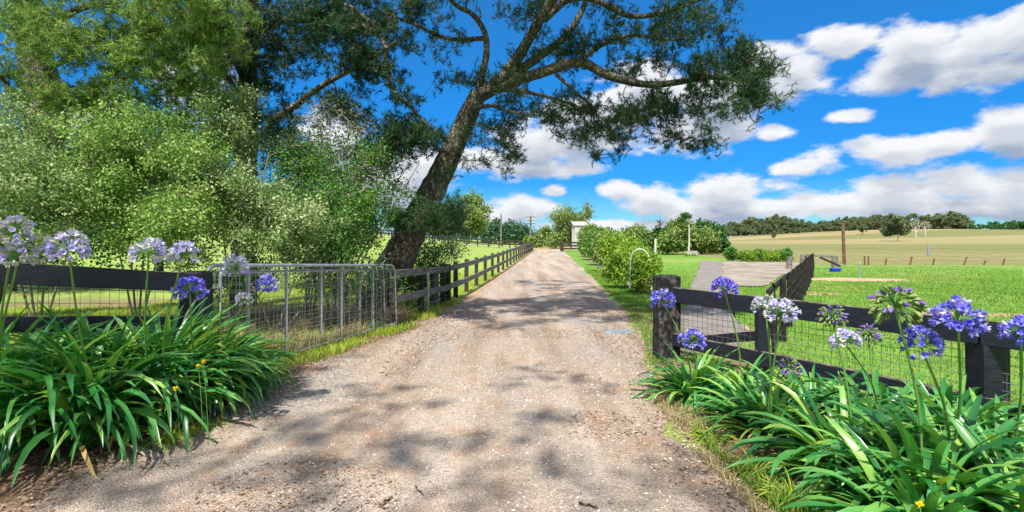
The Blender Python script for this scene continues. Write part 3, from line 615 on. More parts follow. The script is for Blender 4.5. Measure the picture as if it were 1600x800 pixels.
# left wing
A = np.array([-3.47, 5.62]); B = np.array([-4.62, 4.45]); C_ = np.array([-6.1, 2.95])
black_wing('black painted two rail fence with wire mesh, behind the big agapanthus bank on the left',
  [(A[0], A[1], .25, 1.26, 'black_wood', None), (B[0]-.06, B[1]+.08, .13, 1.36, 'black_wood', None), (C_[0], C_[1]+.08, .15, 1.5, 'black_wood', None)],
  [((A[0]+.1, A[1]-.1+.02, 1.13), (B[0], B[1]-.06, 1.33), .19), ((B[0]-.01, B[1]-.07, 1.33), (C_[0], C_[1]-.06, 1.55), .19),
   ((A[0]+.1, A[1]-.1+.02, .70), (B[0], B[1]-.06, .87), .14), ((B[0]-.01, B[1]-.07, .87), (C_[0], C_[1]-.06, 1.02), .14)],
  [(A, B, .05, 1.1, .05, 1.3), (B, C_, .05, 1.3, .05, 1.5)])
# right wing
A = np.array([2.2, 6.92]); M1 = np.array([2.83, 5.76]); M2 = np.array([3.82, 4.16]); E = np.array([5.05, 2.1]); off = np.array([-0.07, -0.04])
def rx_(r):
    m_ = MB(); m_.board(P(1100, 531, 7.6), P(1196, 524, 6.7), 0.04, 0.13, seg=3, rng=rngF, wob=.003); part(m_, 'brace_rail', 'black_wood', r)
    m_ = MB(); p = P(1013, 447, 6.75); m_.tubes(p+np.array([(.02, 0, .12), (-.02, 0, .10), (-.045, -.01, .04), (-.03, -.01, 0), (.03, 0, .0)]), 0.009, 6); part(m_, 'gate_hook', 'rust', r)
rail = lambda a, c, z0, z1, h: ((a[0]+off[0], a[1]+off[1], z0), (c[0]+off[0], c[1]+off[1], z1), h)
black_wing('black painted rail and wire mesh fence behind the agapanthus on the right of the drive',
  [(A[0]-.1, A[1]+.05, .30, 1.12, 'rough_black', 'thick rough charred gate post with knobbly bark at the drive end'), (M1[0], M1[1]+.03, .13, .84, 'black_wood', None), (M2[0]+.04, M2[1], .21, .90, 'black_wood', None), (E[0], E[1], .2, .95, 'black_wood', None)],
  [rail(A, M2, .865, .855, .19), rail(M2+np.array([.01, -.015]), E, .855, .83, .19), rail(A, M2, .27, .26, .16), rail(M2+np.array([.01, -.015]), E, .26, .22, .16)],
  [(A, M2, .2, .80, .2, .80), (M2, E, .2, .8, .2, .78)], extra=rx_)

# dark post fence running away behind it
r = thing_begin('post_and_wire_fence', 3.4, 6.6, 'close set dark timber post fence running away from the black fence across the paddock', 'fence')
P0 = np.array([3.45, 6.75]); P1 = np.array([13.3, 22.6]); nP = 13
for k in range(nP):
    t = k/(nP-1); q = P0+(P1-P0)*t; z = G(*q); m_ = MB(); m_.tubes(np.array([(q[0], q[1], z-.15), (q[0], q[1], z+.5), (q[0]+rngF.normal(0, .02), q[1], z+.97+rngF.uniform(-.03, .04)), (q[0], q[1], z+1.0)]), np.array([[.052, .05, .048, .04]]), 7, cap=True); part(m_, 'post', 'charcoal', r)
for k in range(0, nP-1, 2):
    a = P0+(P1-P0)*k/(nP-1); c = P0+(P1-P0)*(min(k+2, nP-1))/(nP-1)
    m_ = MB(); m_.board((a[0]-.06, a[1]+.03, G(*a)+.9), (c[0]-.06, c[1]+.03, G(*c)+.9+rngF.uniform(-.02, .02)), .05, .08, seg=2); part(m_, 'rail', 'charcoal', r)
m_ = MB()
for z in (.2, .38, .56, .74): m_.tubes(np.array([(P0[0]+(P1[0]-P0[0])*t, P0[1]+(P1[1]-P0[1])*t, z+G(*(P0+(P1-P0)*t))) for t in np.linspace(0, 1, 15)]), 0.004, 3)
part(m_, 'wire', 'wire', r); localise(r)

# timber yard end with brace
r = thing_begin('yard_fence', 14.5, 26, 'grey timber strainer posts with a top rail and slanting brace at the paddock corner', 'fence')
for (px, top, w) in ((1233, 401, .3), (1255, 397, .34), (1304, 399, .3)):
    x, y, z = at(px, 27); h = P(px, top, 27)[2]; m_ = MB(); m_.tubes(np.array([(x, y, z-.1), (x, y, z+.4), (x+.02, y, h-.03), (x+.02, y, h)]), np.array([[w/2, w/2*.97, w/2*.93, w/2*.7]]), 8, cap=True); part(m_, 'post', 'grey_wood', r)
m_ = MB(); m_.board(P(1258, 398.5, 26.8), P(1302, 401.5, 26.8), .06, .12); part(m_, 'rail', 'grey_wood', r)
m_ = MB(); m_.board(P(1281, 402, 26.6), P(1313, 416, 26.6), .07, .1); part(m_, 'brace', 'dark_wood', r); localise(r)
# wire fence with leaning rusty posts across the paddock
r = thing_begin('paddock_wire_fence', 22, 31, 'sagging wire fence on leaning rusty steel posts between the green paddock and the straw field', 'fence')
posts_ = [(1320, 404, 1320, 419), (1351, 400, 1351, 419), (1357, 400, 1357, 419), (1385, 404, 1383, 417), (1425, 401, 1421, 421), (1460, 404, 1457, 416), (1511, 401, 1505, 423), (1540, 407, 1536, 418), (1570, 404, 1566, 421), (1604, 404, 1602, 421), (1640, 404, 1636, 421)]
for (a, ta, c, tc) in posts_:
    Y = 30.5; p = P(a, ta, Y); q = P(c, tc, Y); q[2] = G(q[0], q[1])-.1; m_ = MB(); m_.board(q, p, .07, .07, bev=.01, side=(0, 1, 0)); part(m_, 'post', 'rust', r)
m_ = MB()
for z in (.25, .5, .75, .95): m_.tubes(np.array([(x, 30.5, G(x, 30.5)+z+.04*math.sin(x*1.3)) for x in np.linspace(19.5, 33, 28)]), .007, 3)
part(m_, 'wire', 'rust', r); localise(r)
# thin steel posts, poles, trough
def round_post(name, px, Y, toppx, rad, mat, label, cat, lean=0.0, sides=8):
    x, y, z = at(px, Y); h = P(px, toppx, Y)[2]
    m_ = MB(); m_.tubes(np.array([(x, y, z-.2), (x, y, z+.3), (x+lean*.7, y, z+(h-z)*.7), (x+lean, y, h-.02), (x+lean, y, h)]), np.array([[rad, rad, rad*.92, rad*.88, rad*.6]]), sides, cap=True)
    return tag(m_.build(name, MT[mat], origin=(x, y, z)), label, cat)
round_post('steel_post', 1318.5, 25.2, 417, .035, 'galv', 'short thin grey steel post by the blue trough', 'post')
round_post('steel_post', 1343, 21.5, 410, .035, 'galv', 'thin grey steel post right of the blue trough, at the bare earth patch', 'post')
round_post('timber_pole', 1319, 32, 349, .10, 'brown_wood', 'tall leaning brown timber pole standing in the wire fence', 'pole', lean=-.08)
round_post('water_pipe_post', 1451, 44, 384, .11, 'galv', 'grey blue pipe standing in the straw field beyond the wire fence', 'post')
x, y, z = at(1305, 25)
m_ = MB(); n = 14; th = np.linspace(0, 2*math.pi, n, endpoint=False)
prof = [(.17, 0), (.20, .12), (.21, .15), (.19, .15), (.17, .08), (0.01, .07)]
rings = np.array([[(x+rr*1.4*math.cos(a), y+rr*math.sin(a), z+zz+.02) for a in th] for rr, zz in prof]); f = [[k*n+j, k*n+(j+1) % n, (k+1)*n+(j+1) % n, (k+1)*n+j] for k in range(len(prof)-1) for j in range(n)]
m_.add(rings.reshape(-1, 3), f); tag(m_.build('water_trough', MT['blue'], smooth=True, origin=(x, y, z)), 'small bright blue plastic water tub on the grass by the paddock corner', 'trough')

# gate end of the drive
r = thing_begin('end_rail_fence', 5.6, 56, 'dark stained three rail fence at the drive end in front of the iron shed', 'fence')
x, y, z = at(878, 55); m_ = MB(); m_.board((x, y, z-.1), (x, y, P(878, 379, 55)[2]), .34, .34, bev=.03); part(m_, 'post', 'dark_wood', r)
x2 = at(918, 55)[0]; m_ = MB(); m_.board((x2, y, G(x2, y)-.1), (x2, y, G(x2, y)+1.1), .2, .2); part(m_, 'post', 'dark_wood', r)
for h in (.3, .62, .95):
    m_ = MB(); m_.board((x, y-.15, z+h), (x2, y-.15, z+h), .05, .17); part(m_, 'rail', 'dark_wood', r)
localise(r)
# shed
x0, y, z = at(898, 63); x1 = x0+3.4; zt = P(898, 352.5, 63)[2]
r = thing_begin('iron_shed', x0, 63, 'tall narrow shed of pale corrugated iron beside the willowy tree at the drive end', 'shed')
m_ = MB(); nc = 90; uu = np.linspace(0, 1, nc)
def corr(p0, p1, zt0, zt1, nrm):
    p0 = np.array(p0); p1 = np.array(p1); q = p0+(p1-p0)*uu[:, None]+np.array(nrm)*0.02*np.sin(uu[:, None]*np.linalg.norm(p1-p0)/0.16*2*math.pi)
    bot = np.column_stack([q, np.full(nc, z-.1)]); top = np.column_stack([q, zt0+(zt1-zt0)*uu]); i = np.arange(nc-1); m_.add(np.concatenate([bot, top]), np.stack([i, i+1, i+nc+1, i+nc], 1))
x1 = x0+1.6
corr((x0, y), (x1, y), zt, zt+.0, (0, 1)); corr((x1, y), (x1, y+3), zt, zt+.5, (1, 0)); corr((x1, y+3), (x0, y+3), zt+.5, zt+.5, (0, 1)); corr((x0, y+3), (x0, y), zt+.5, zt, (1, 0)); part(m_, 'wall', 'tank', r)
m_ = MB(); m_.board((x0+.8, y-.15, zt+.03), (x0+.8, y+3.2, zt+.58), 1.85, .06); part(m_, 'roof', 'tank', r)
m_ = MB(); m_.board((x0+.95, y-.03, z), (x0+.95, y-.03, z+1.95), .8, .05, side=(0, 1, 0)); part(m_, 'door', 'grey_wood', r); localise(r)

# telegraph poles
def tele(px, Y, top, arms, label):
    x, y, z = at(px, Y); h = P(px, top, Y)[2]; r = thing_begin('power_pole', x, y, label, 'power pole', 'power poles at the end of the drive')
    m_ = MB(); m_.tubes(np.array([(x, y, z-.3), (x, y, (z+h)/2), (x, y, h)]), np.array([[.2, .17, .13]]), 8, cap=True); part(m_, 'pole', 'grey_wood', r)
    for (a, w) in arms:
        zz = P(px, a, Y)[2]; m_ = MB(); m_.board((x-w, y-.2, zz), (x+w, y-.2, zz), .12, .14); o = part(m_, 'crossarm', 'grey_wood', r)
        m2 = MB()
        for s in (-.9, -.4, .4, .9): m2.tubes(np.array([(x+s*w, y-.2, zz+.07), (x+s*w, y-.2, zz+.17), (x+s*w, y-.2, zz+.26)]), np.array([[.05, .06, .03]]), 6)
        m2.build('insulators', MT['white_plastic'], o)
    localise(r)
tele(783, 95, 334, [], 'bare pale pole without crossarms, left of the dark pine row\'s middle')
tele(829, 88, 337, [(339, .9), (344, .55), (349, .8)], 'power pole with three crossarms standing above the end of the drive')

# rail fences either side of the pale track on the left
def bgfence(label, xa, xb, Y, nP, h, mat, group='rail fences beside the pale track', name='paddock_rail_fence', pw=.16):
    r = thing_begin(name, xa, Y, label, 'fence', group); X = np.linspace(xa, xb, nP)
    for x in X: m_ = MB(); m_.board((x, Y, G(x, Y)-.1), (x, Y, G(x, Y)+h), pw, pw); part(m_, 'post', mat, r)
    for zz in (h-.1, h*.5):
        m_ = MB()
        for a, c in zip(X[:-1], X[1:]): m_.board((a, Y-.11, G(a, Y)+zz), (c, Y-.11, G(c, Y)+zz), .05, .13, bev=.004)
        part(m_, 'rail', mat, r)
    localise(r)
bgfence('dark rail fence along the near side of the pale track across the left pasture', -27.5, 1.2, 72, 20, 1.05, 'dark_wood')
bgfence('dark rail fence along the far side of the pale track across the left pasture', -27.5, 2.5, 81, 16, 1.1, 'dark_wood')

# hoops and post in the berry bed, slab
def hoop(pts, Y, label):
    p = spline(np.array([P(a, c, Y) for a, c in pts]), 24); m_ = MB(); m_.tubes(p, .016, 6); o = tag(m_.build('plastic_hoop', MT['white_plastic'], smooth=True, origin=tuple(at(pts[0][0], Y))), label, 'hoop', 'white hoops in the berry bed')
hoop([(1018, 458), (1018, 440), (1017, 412), (1010, 394), (999, 389), (989, 395), (985, 412), (984, 450)], 15.0, 'white plastic pipe hoop arching over the nearest berry bush')
hoop([(994, 448), (993, 420), (991, 401), (984, 395), (977, 400), (974, 412), (973, 445)], 16.6, 'white plastic pipe hoop half buried in leaves behind the nearer hoop')
x, y, z = at(996, 15.7); m_ = MB(); m_.tubes(np.array([(x, y, z-.1), (x-.01, y, z+.3), (x-.02, y, z+.70), (x-.02, y, z+.76)]), np.array([[.085, .08, .075, .05]]), 9, cap=True)
tag(m_.build('timber_post', MT['grey_wood'], origin=(x, y, z)), 'short round grey timber post at the near end of the berry bed', 'post')
for (px, Y, top, lb) in ((935, 26, 381, 'thin white stake among the berry bushes, farther up the bed'), (945, 22, 387, 'thin white stake among the berry bushes, nearer the drive entrance')):
    round_post('white_stake', px, Y, top, .03, 'white_plastic', lb, 'stake')
x, y = 1.83, 8.85; rg = np.random.default_rng(3); m_ = MB(); n = 12; pts = np.array([(x+.27*math.cos(a)*(1+rg.uniform(-.12, .1)), y+.22*math.sin(a)*(1+rg.uniform(-.2, .1))) for a in np.linspace(0, 2*math.pi, n, endpoint=False)])
v = np.concatenate([np.column_stack([pts, np.full(n, .0)]), np.column_stack([pts*1, np.full(n, .022)]), np.column_stack([np.array([x, y])+(pts-[x, y])*.93, np.full(n, .03)]), [[x, y, .028]]])
m_.add(v, [[k*n+j, k*n+(j+1) % n, (k+1)*n+(j+1) % n, (k+1)*n+j] for k in range(2) for j in range(n)]); m_.f[3].append(np.array([[2*n+j, 2*n+(j+1) % n, 3*n] for j in range(n)])); m_.mi[3].append(np.zeros(n, int))
tag(m_.build('flat_stone', MT['slab'], origin=(x, y, 0)), 'flat blue grey stone lying at the right edge of the gravel in the tree shade', 'stone')

# ------------------------------------------------------------------ agapanthus
def strap_leaves(mb, base, n, rng, L=0.75, W=0.04, spread=0.12, el=(35, 88), K=9, curve=(60, 130), azb=None):
    az = rng.uniform(0, 2*math.pi, n)
    th0 = np.radians(rng.uniform(el[0], el[1], n)); kap = np.radians(rng.uniform(curve[0], curve[1], n)); ln = L*rng.uniform(0.55, 1.15, n); w = W*rng.uniform(0.7, 1.2, n)
    tw = rng.normal(0, .35, n)
    b = np.asarray(base)+np.stack([np.cos(az), np.sin(az), az*0], 1)*rng.uniform(0, spread, (n, 1))
    s = np.linspace(0, 1, K); th = th0[:, None]-kap[:, None]*s[None]**1.5
    dl_ = ln[:, None]/(K-1); h = np.cumsum(np.cos(th)*dl_, 1)-np.cos(th[:, :1])*dl_; z = np.cumsum(np.sin(th)*dl_, 1)-np.sin(th[:, :1])*dl_
    azs = az[:, None]+tw[:, None]*s[None]*.5
    p = np.stack([b[:, None, 0]+np.cos(azs)*h, b[:, None, 1]+np.sin(azs)*h, b[:, None, 2]+z], -1)
    p[..., 2] = np.maximum(p[..., 2], b[:, None, 2]+0.012)
    prof = np.clip(np.sin(np.clip(s*1.0+0.18, 0, 1.18)/1.18*math.pi)**0.55, 0.05, 1); prof[-1] = 0.06
    side = np.stack([-np.sin(azs), np.cos(azs), 0*azs], -1); roll = rng.normal(0, .45, (n, 1, 1))*s[None, :, None]
    nrm = np.stack([-np.cos(azs)*np.sin(th), -np.sin(azs)*np.sin(th), np.cos(th)], -1)
    sd = side*np.cos(roll)+nrm*np.sin(roll); ww = (w[:, None]*prof[None])[..., None]
    fold = 0.18*ww*nrm
    v = np.stack([p-sd*ww/2+fold, p, p+sd*ww/2+fold], 2).reshape(-1, 3)
    i = np.arange(n)[:, None]*K*3+np.arange(K-1)[None]*3
    f = np.concatenate([np.stack([i, i+1, i+4, i+3], -1).reshape(-1, 4), np.stack([i+1, i+2, i+5, i+4], -1).reshape(-1, 4)])
    mb.add(v, f)
def umbel(c, Rr, kind, rng, parent, dens=1.0, name='flower_head'):
    Rr = Rr*0.84
    """one flower head: pedicels + trumpet florets; kind sets the colours"""
    n = int({'bud': 110, 'pale': 60}.get(kind, 62)*dens)
    d = unit(rng.normal(0, 1, (n*2, 3))+np.array([0, 0, .35])); d = d[d[:, 2] > (-.75 if kind == 'bud' else -.45)][:n]; n = len(d)
    if kind == 'bud': d[:, 2] *= 0.9; d = unit(d)
    c = np.asarray(c, float)
    ped = MB(); rr = Rr*rng.uniform(.5, .72, (n, 1)); mid = c+d*rr*.55+np.array([0, 0, Rr*.06]); end = c+d*rr
    ped.tubes(np.stack([np.repeat(c[None], n, 0), mid, end], 1), np.full((n, 3), .0016), 3)
    head = MB(); axis = unit(d+rng.normal(0, .18, d.shape)-np.array([0, 0, .28])*(rng.random((n, 1))*1.2))
    a = unit(np.cross(axis, rng.normal(0, 1, (n, 3)))); b_ = np.cross(axis, a)
    if kind == 'bud':    # drooping green pods / closed buds, some with purple tips
        Lb = Rr*.34*rng.uniform(.7, 1.2, (n, 1)); K = 4; t = np.array([0, .35, .75, 1]); w = np.array([.10, .55, .6, .12])*Rr*.11
        ax = unit(axis+np.array([0, 0, -.55])); pts = end[:, None]+ax[:, None]*Lb[:, None]*t[None, :, None]
        pt_tip = (rng.random(n) < .3)&(d[:, 2] > -.1)
        head.tubes(pts[~pt_tip], np.repeat(w[None], (~pt_tip).sum(), 0), 5, 0); head.tubes(pts[pt_tip], np.repeat(w[None], pt_tip.sum(), 0), 5, 1)
        mats = [MT['petal_bud'], MT['petal_purple']]
        if dens > 1.2: pass
    else:
        Lf = Rr*.36*rng.uniform(.8, 1.15, (n, 1)); open_ = rng.uniform(.35, 1.1, (n, 1))*(0.9 if kind != 'pale' else .6)
        sel = rng.random(n)
        for k in range(6):
            an = k*math.pi/3; o = a*math.cos(an)+b_*math.sin(an); sd = -a*math.sin(an)+b_*math.cos(an)
            w0, w1 = Lf*.05, Lf*.17
            p0 = end+o*Lf*.04; p1 = end+axis*Lf*.5+o*Lf*(.10+.1*open_); p2 = end+axis*Lf*(.95-.15*open_)+o*Lf*(.18+.45*open_)
            v = np.stack([p0-sd*w0, p0+sd*w0, p1+sd*w1*.8, p1-sd*w1*.8], 1); vv = np.stack([p1-sd*w1*.8, p1+sd*w1*.8, (p1+p2)/2+sd*w1, p2, (p1+p2)/2-sd*w1], 1)
            mi = np.where(sel < (.22 if kind == 'violet' else .35), 1, 0)
            for m in (0, 1):
                q = mi == m
                if q.any():
                    nn = q.sum(); head.add(v[q].reshape(-1, 3), np.arange(nn*4).reshape(-1, 4), m)
                    bb = np.arange(nn)[:, None]*5; head.add(vv[q].reshape(-1, 3), bb+np.array([[0, 1, 2, 4]]), m); base = head.n-nn*5
                    head.f[3].append(base+bb+np.array([[4, 2, 3]])); head.mi[3].append(np.full(nn, m))
        mats = {'violet': [MT['petal_violet'], MT['petal_lilac']], 'lilac': [MT['petal_lilac'], MT['petal_pale']], 'pale': [MT['petal_pale'], MT['petal_lilac']], 'deep': [MT['petal_violet'], MT['petal_purple']]}[kind]
    h = head.build(name, mats, parent)
    ped.build('pedicels', MT['stem'], h)
    return h
RA = np.random.default_rng(11)
def agap(x, y, n, L, label, flowers=(), W=.050, el=(30, 86), group='agapanthus clumps on the left', seed=0, dead=5, curve=(45, 120)):
    rng = np.random.default_rng(1000+seed); z = G(x, y)
    r = empty('agapanthus', (x, y, z), label, 'plant', group)
    m_ = MB(); strap_leaves(m_, (x, y, z), n, rng, L, W, .16, el, curve=curve); part(m_, 'leaves', 'agap', r, True)
    if dead:
        m_ = MB(); strap_leaves(m_, (x, y, z), dead, rng, L*.8, W*.7, .2, (5, 50)); part(m_, 'dry_leaves', 'agap_dead', r, True)
    for (px, py, Y, Rr, kind) in flowers:
        c = P(px, py, Y); b0 = np.array([x+rng.normal(0, .05), y+rng.normal(0, .05), z+.05]); mid = (b0+c)/2+np.array([(b0[0]-c[0])*.12, 0, .05])
        m_ = MB(); m_.tubes(spline([b0, mid, c-np.array([0, 0, .01])], 9), np.linspace(.0085, .0058, 9)[None], 6); st = part(m_, 'flower_stem', 'stem', r, True)
        umbel(c, Rr, kind, rng, st, 1.0)
    localise(r); return r
GL_ = 'agapanthus clumps in the left bank'; GR_ = 'agapanthus clumps in the right bed'
agap(-3.77, 3.92, 244, 1.11, 'agapanthus at the far left front with two tall pale heads at the picture edge', [(22, 366, 3.2, .15, 'pale'), (28, 404, 3.25, .15, 'pale')], group=GL_, seed=1, el=(52, 95), curve=(60, 150), W=.054)
agap(-3.33, 4.04, 276, 1.07, 'agapanthus clump with a single upright lilac and white head above the black rail', [(107, 391, 3.35, .165, 'lilac')], group=GL_, seed=2, el=(52, 95), curve=(60, 150), W=.054)
agap(-3.13, 4.48, 276, 1.05, 'agapanthus clump with two lilac heads crossing in front of the gate post rail', [(232, 397, 3.7, .155, 'lilac'), (286, 399, 3.75, .13, 'lilac')], group=GL_, seed=3, el=(52, 95), curve=(60, 150), W=.054)
agap(-3.06, 4.98, 276, 0.99, 'agapanthus clump with one low violet head in front of the gate post', [(297, 456, 4.0, .155, 'violet')], group=GL_, seed=4, el=(52, 95), curve=(60, 150), W=.054)
agap(-3.05, 5.29, 244, 0.84, 'agapanthus ending the left bank, three heads in front of the mesh gate', [(368, 419, 4.4, .15, 'pale'), (417, 446, 4.6, .125, 'violet'), (381, 470, 4.75, .1, 'pale')], group=GL_, seed=5, el=(52, 95), curve=(60, 150), W=.054)
agap(-4.35, 4.15, 211, 1.09, 'leafy agapanthus without flowers at the left edge, behind the front row', group=GL_, seed=6, el=(62, 95), curve=(35, 120), W=.054)
agap(-3.77, 4.62, 244, 1.07, 'flowerless agapanthus in the back row just below the lower black rail', group=GL_, seed=7, el=(62, 95), curve=(35, 120), W=.054)
agap(-3.45, 5.07, 244, 1.03, 'flowerless agapanthus in the back row next to the black gate post', group=GL_, seed=8, el=(62, 95), curve=(35, 120), W=.054)
agap(-3.53, 4.36, 196, 1.03, 'flowerless agapanthus filling the middle of the left bank between both rows', group=GL_, seed=9, el=(62, 95), curve=(35, 120), W=.054)
agap(-3.29, 4.81, 196, 1.03, 'flowerless agapanthus filling the right middle of the left bank', group=GL_, seed=10, el=(62, 95), curve=(35, 120), W=.054)

agap(1.83, 5.15, 161, 0.60, 'small dark agapanthus starting the right bed, two violet heads by the charred post', [(1036, 470, 5.0, .155, 'violet'), (1081, 535, 4.9, .165, 'violet')], group=GR_, seed=21, dead=9, W=.042)
agap(2.22, 4.98, 146, 0.59, 'agapanthus with one tall dark head standing up over the top rail', [(1132, 453, 4.8, .155, 'deep')], group=GR_, seed=22, dead=4, W=.042)
agap(2.12, 4.20, 174, 0.66, 'light green agapanthus with twin heads, one whitish and one lilac, on tall stems', [(1196, 481, 4.1, .13, 'pale'), (1221, 490, 3.9, .155, 'lilac')], group=GR_, seed=23)
agap(2.62, 4.45, 161, 0.63, 'agapanthus with a low green seed head hidden among its leaves', [(1233, 578, 4.1, .13, 'bud')], group=GR_, seed=24)
agap(2.25, 3.45, 200, 0.70, 'front right bed agapanthus with broad arching leaves and a small green bud head', [(1300, 496, 3.4, .12, 'bud')], group=GR_, seed=25, dead=4)
agap(2.85, 3.95, 174, 0.68, 'agapanthus carrying a pale violet head that hangs below the top rail', [(1321, 535, 3.6, .13, 'lilac'), (1357, 525, 4.0, .12, 'bud')], group=GR_, seed=26)
agap(2.38, 2.95, 200, 0.76, 'agapanthus with one huge dark green seed head tipped with purple', [(1399, 480, 2.75, .165, 'bud')], group=GR_, seed=27, curve=(50, 110))
agap(2.75, 3.20, 200, 0.76, 'agapanthus with the two largest violet blue heads of the right bed', [(1497, 502, 2.65, .155, 'violet'), (1440, 541, 2.8, .135, 'violet')], group=GR_, seed=28, curve=(50, 110))
agap(3.20, 3.35, 187, 0.76, 'agapanthus at the right picture edge with a cut off violet head', [(1596, 520, 2.9, .13, 'violet')], group=GR_, seed=29)
agap(2.62, 2.60, 187, 0.74, 'flowerless agapanthus in the bottom right corner in front of all others', group=GR_, seed=30, dead=3, curve=(50, 110))
agap(2.12, 2.62, 161, 0.63, 'flowerless agapanthus at the bottom edge with one yellowed leaf, nearest the grass verge', group=GR_, seed=31, dead=3)
agap(3.30, 3.85, 146, 0.70, 'flowerless agapanthus against the thick black post on the right', group=GR_, seed=32)

# dandelion-like weeds
def weed(px, py, Y, label, h=None):
    c = P(px, py, Y); rng = np.random.default_rng(int(px)); r = empty('yellow_weed', (c[0], c[1], 0), label, 'flower', 'yellow flowered weeds'); m_ = MB()
    m_.tubes(spline([(c[0]+.03, c[1]+.02, 0), (c[0]+.02, c[1], c[2]*.6), c], 6), .0025, 4); part(m_, 'stem', 'stem', r)
    m_ = MB(); n = 26; d = unit(rng.normal(0, 1, (n, 3))*np.array([1, 1, .35])+np.array([0, 0, .4])); needle_tufts(m_, np.repeat(c[None], 1, 0), np.array([[0, 0, 1.]]), rng, 70, .020, .009, 1.6, back=.004); part(m_, 'flower_head', 'yellow', r); localise(r)
for (px, py, Y, lb) in ((318, 565, 4.0, 'topmost of the yellow weed flowers in the left bank'), (310, 572, 4.05, 'yellow weed flower just under the topmost one in the left bank'), (274, 607, 3.9, 'yellow weed flower half way down the front of the left bank'), (263, 636, 3.85, 'yellow weed flower low on the front of the left bank'), (302, 669, 4.1, 'lowest yellow weed flower by the grass tuft at the gravel edge'), (1437, 789, 2.35, 'big yellow weed flower at the bottom edge below the right bed')):
    weed(px, py, Y, lb)
# ------------------------------------------------------------------ near trees
def LP(*p): return np.array([P(a, b, c) for a, b, c in p])
def base_at(px, Y): return at(px, Y)

# the leaning pine over the drive
limbs = [
 (np.vstack([[(-2.95, 10.9, -0.15)], LP((590, 452, 10.9), (622, 405, 10.8), (648, 350, 10.7), (672, 305, 10.6), (697, 255, 10.5), (722, 200, 10.4), (748, 145, 10.3))]), .45, .175),
 (LP((745, 155, 10.3), (752, 120, 10.2), (760, 85, 10.1), (757, 50, 10.0), (738, 22, 9.8), (715, 10, 9.6), (690, -15, 9.4)), .085, .035),
 (LP((748, 150, 10.3), (785, 122, 10.1), (812, 85, 9.9), (838, 40, 9.7), (862, 0, 9.5), (880, -50, 9.3), (905, -120, 9.2)), .145, .06),
 (LP((752, 145, 10.3), (800, 128, 10.1), (850, 112, 9.9), (905, 97, 9.7), (950, 118, 9.6), (1010, 132, 9.5), (1062, 128, 9.4), (1100, 121, 9.3), (1140, 124, 9.2), (1180, 128, 9.1)), .135, .025),
 (LP((800, 118, 10.1), (840, 90, 10.1), (880, 60, 10.2), (905, 25, 10.3), (925, -20, 10.4), (960, -80, 10.5)), .10, .04),
 (LP((850, 30, 9.8), (890, -2, 9.8), (930, 0, 9.7), (985, 25, 9.6), (1040, 18, 9.5), (1090, 0, 9.4), (1140, -20, 9.3)), .08, .03),
 (LP((905, 97, 9.7), (940, 70, 10.2), (990, 55, 10.6), (1040, 62, 10.9), (1080, 60, 11.2)), .06, .025),
 (LP((738, 170, 10.3), (770, 165, 9.8), (800, 175, 9.4), (830, 180, 9.2)), .05, .02),
 (LP((742, 160, 10.3), (790, 140, 11.2), (850, 150, 12), (900, 165, 12.6)), .08, .025),
 (LP((868, 115, 9.8), (900, 145, 9.9), (925, 170, 10), (930, 215, 10.0)), .04, .015),
 (LP((700, 250, 10.5), (670, 215, 10.1), (640, 195, 9.8)), .05, .02),
 (LP((672, 305, 10.6), (690, 320, 10.0), (700, 330, 9.6)), .05, .02),
 (LP((760, 60, 10.1), (700, 60, 9.9), (640, 35, 9.6), (600, 20, 9.3)), .05, .02),
]
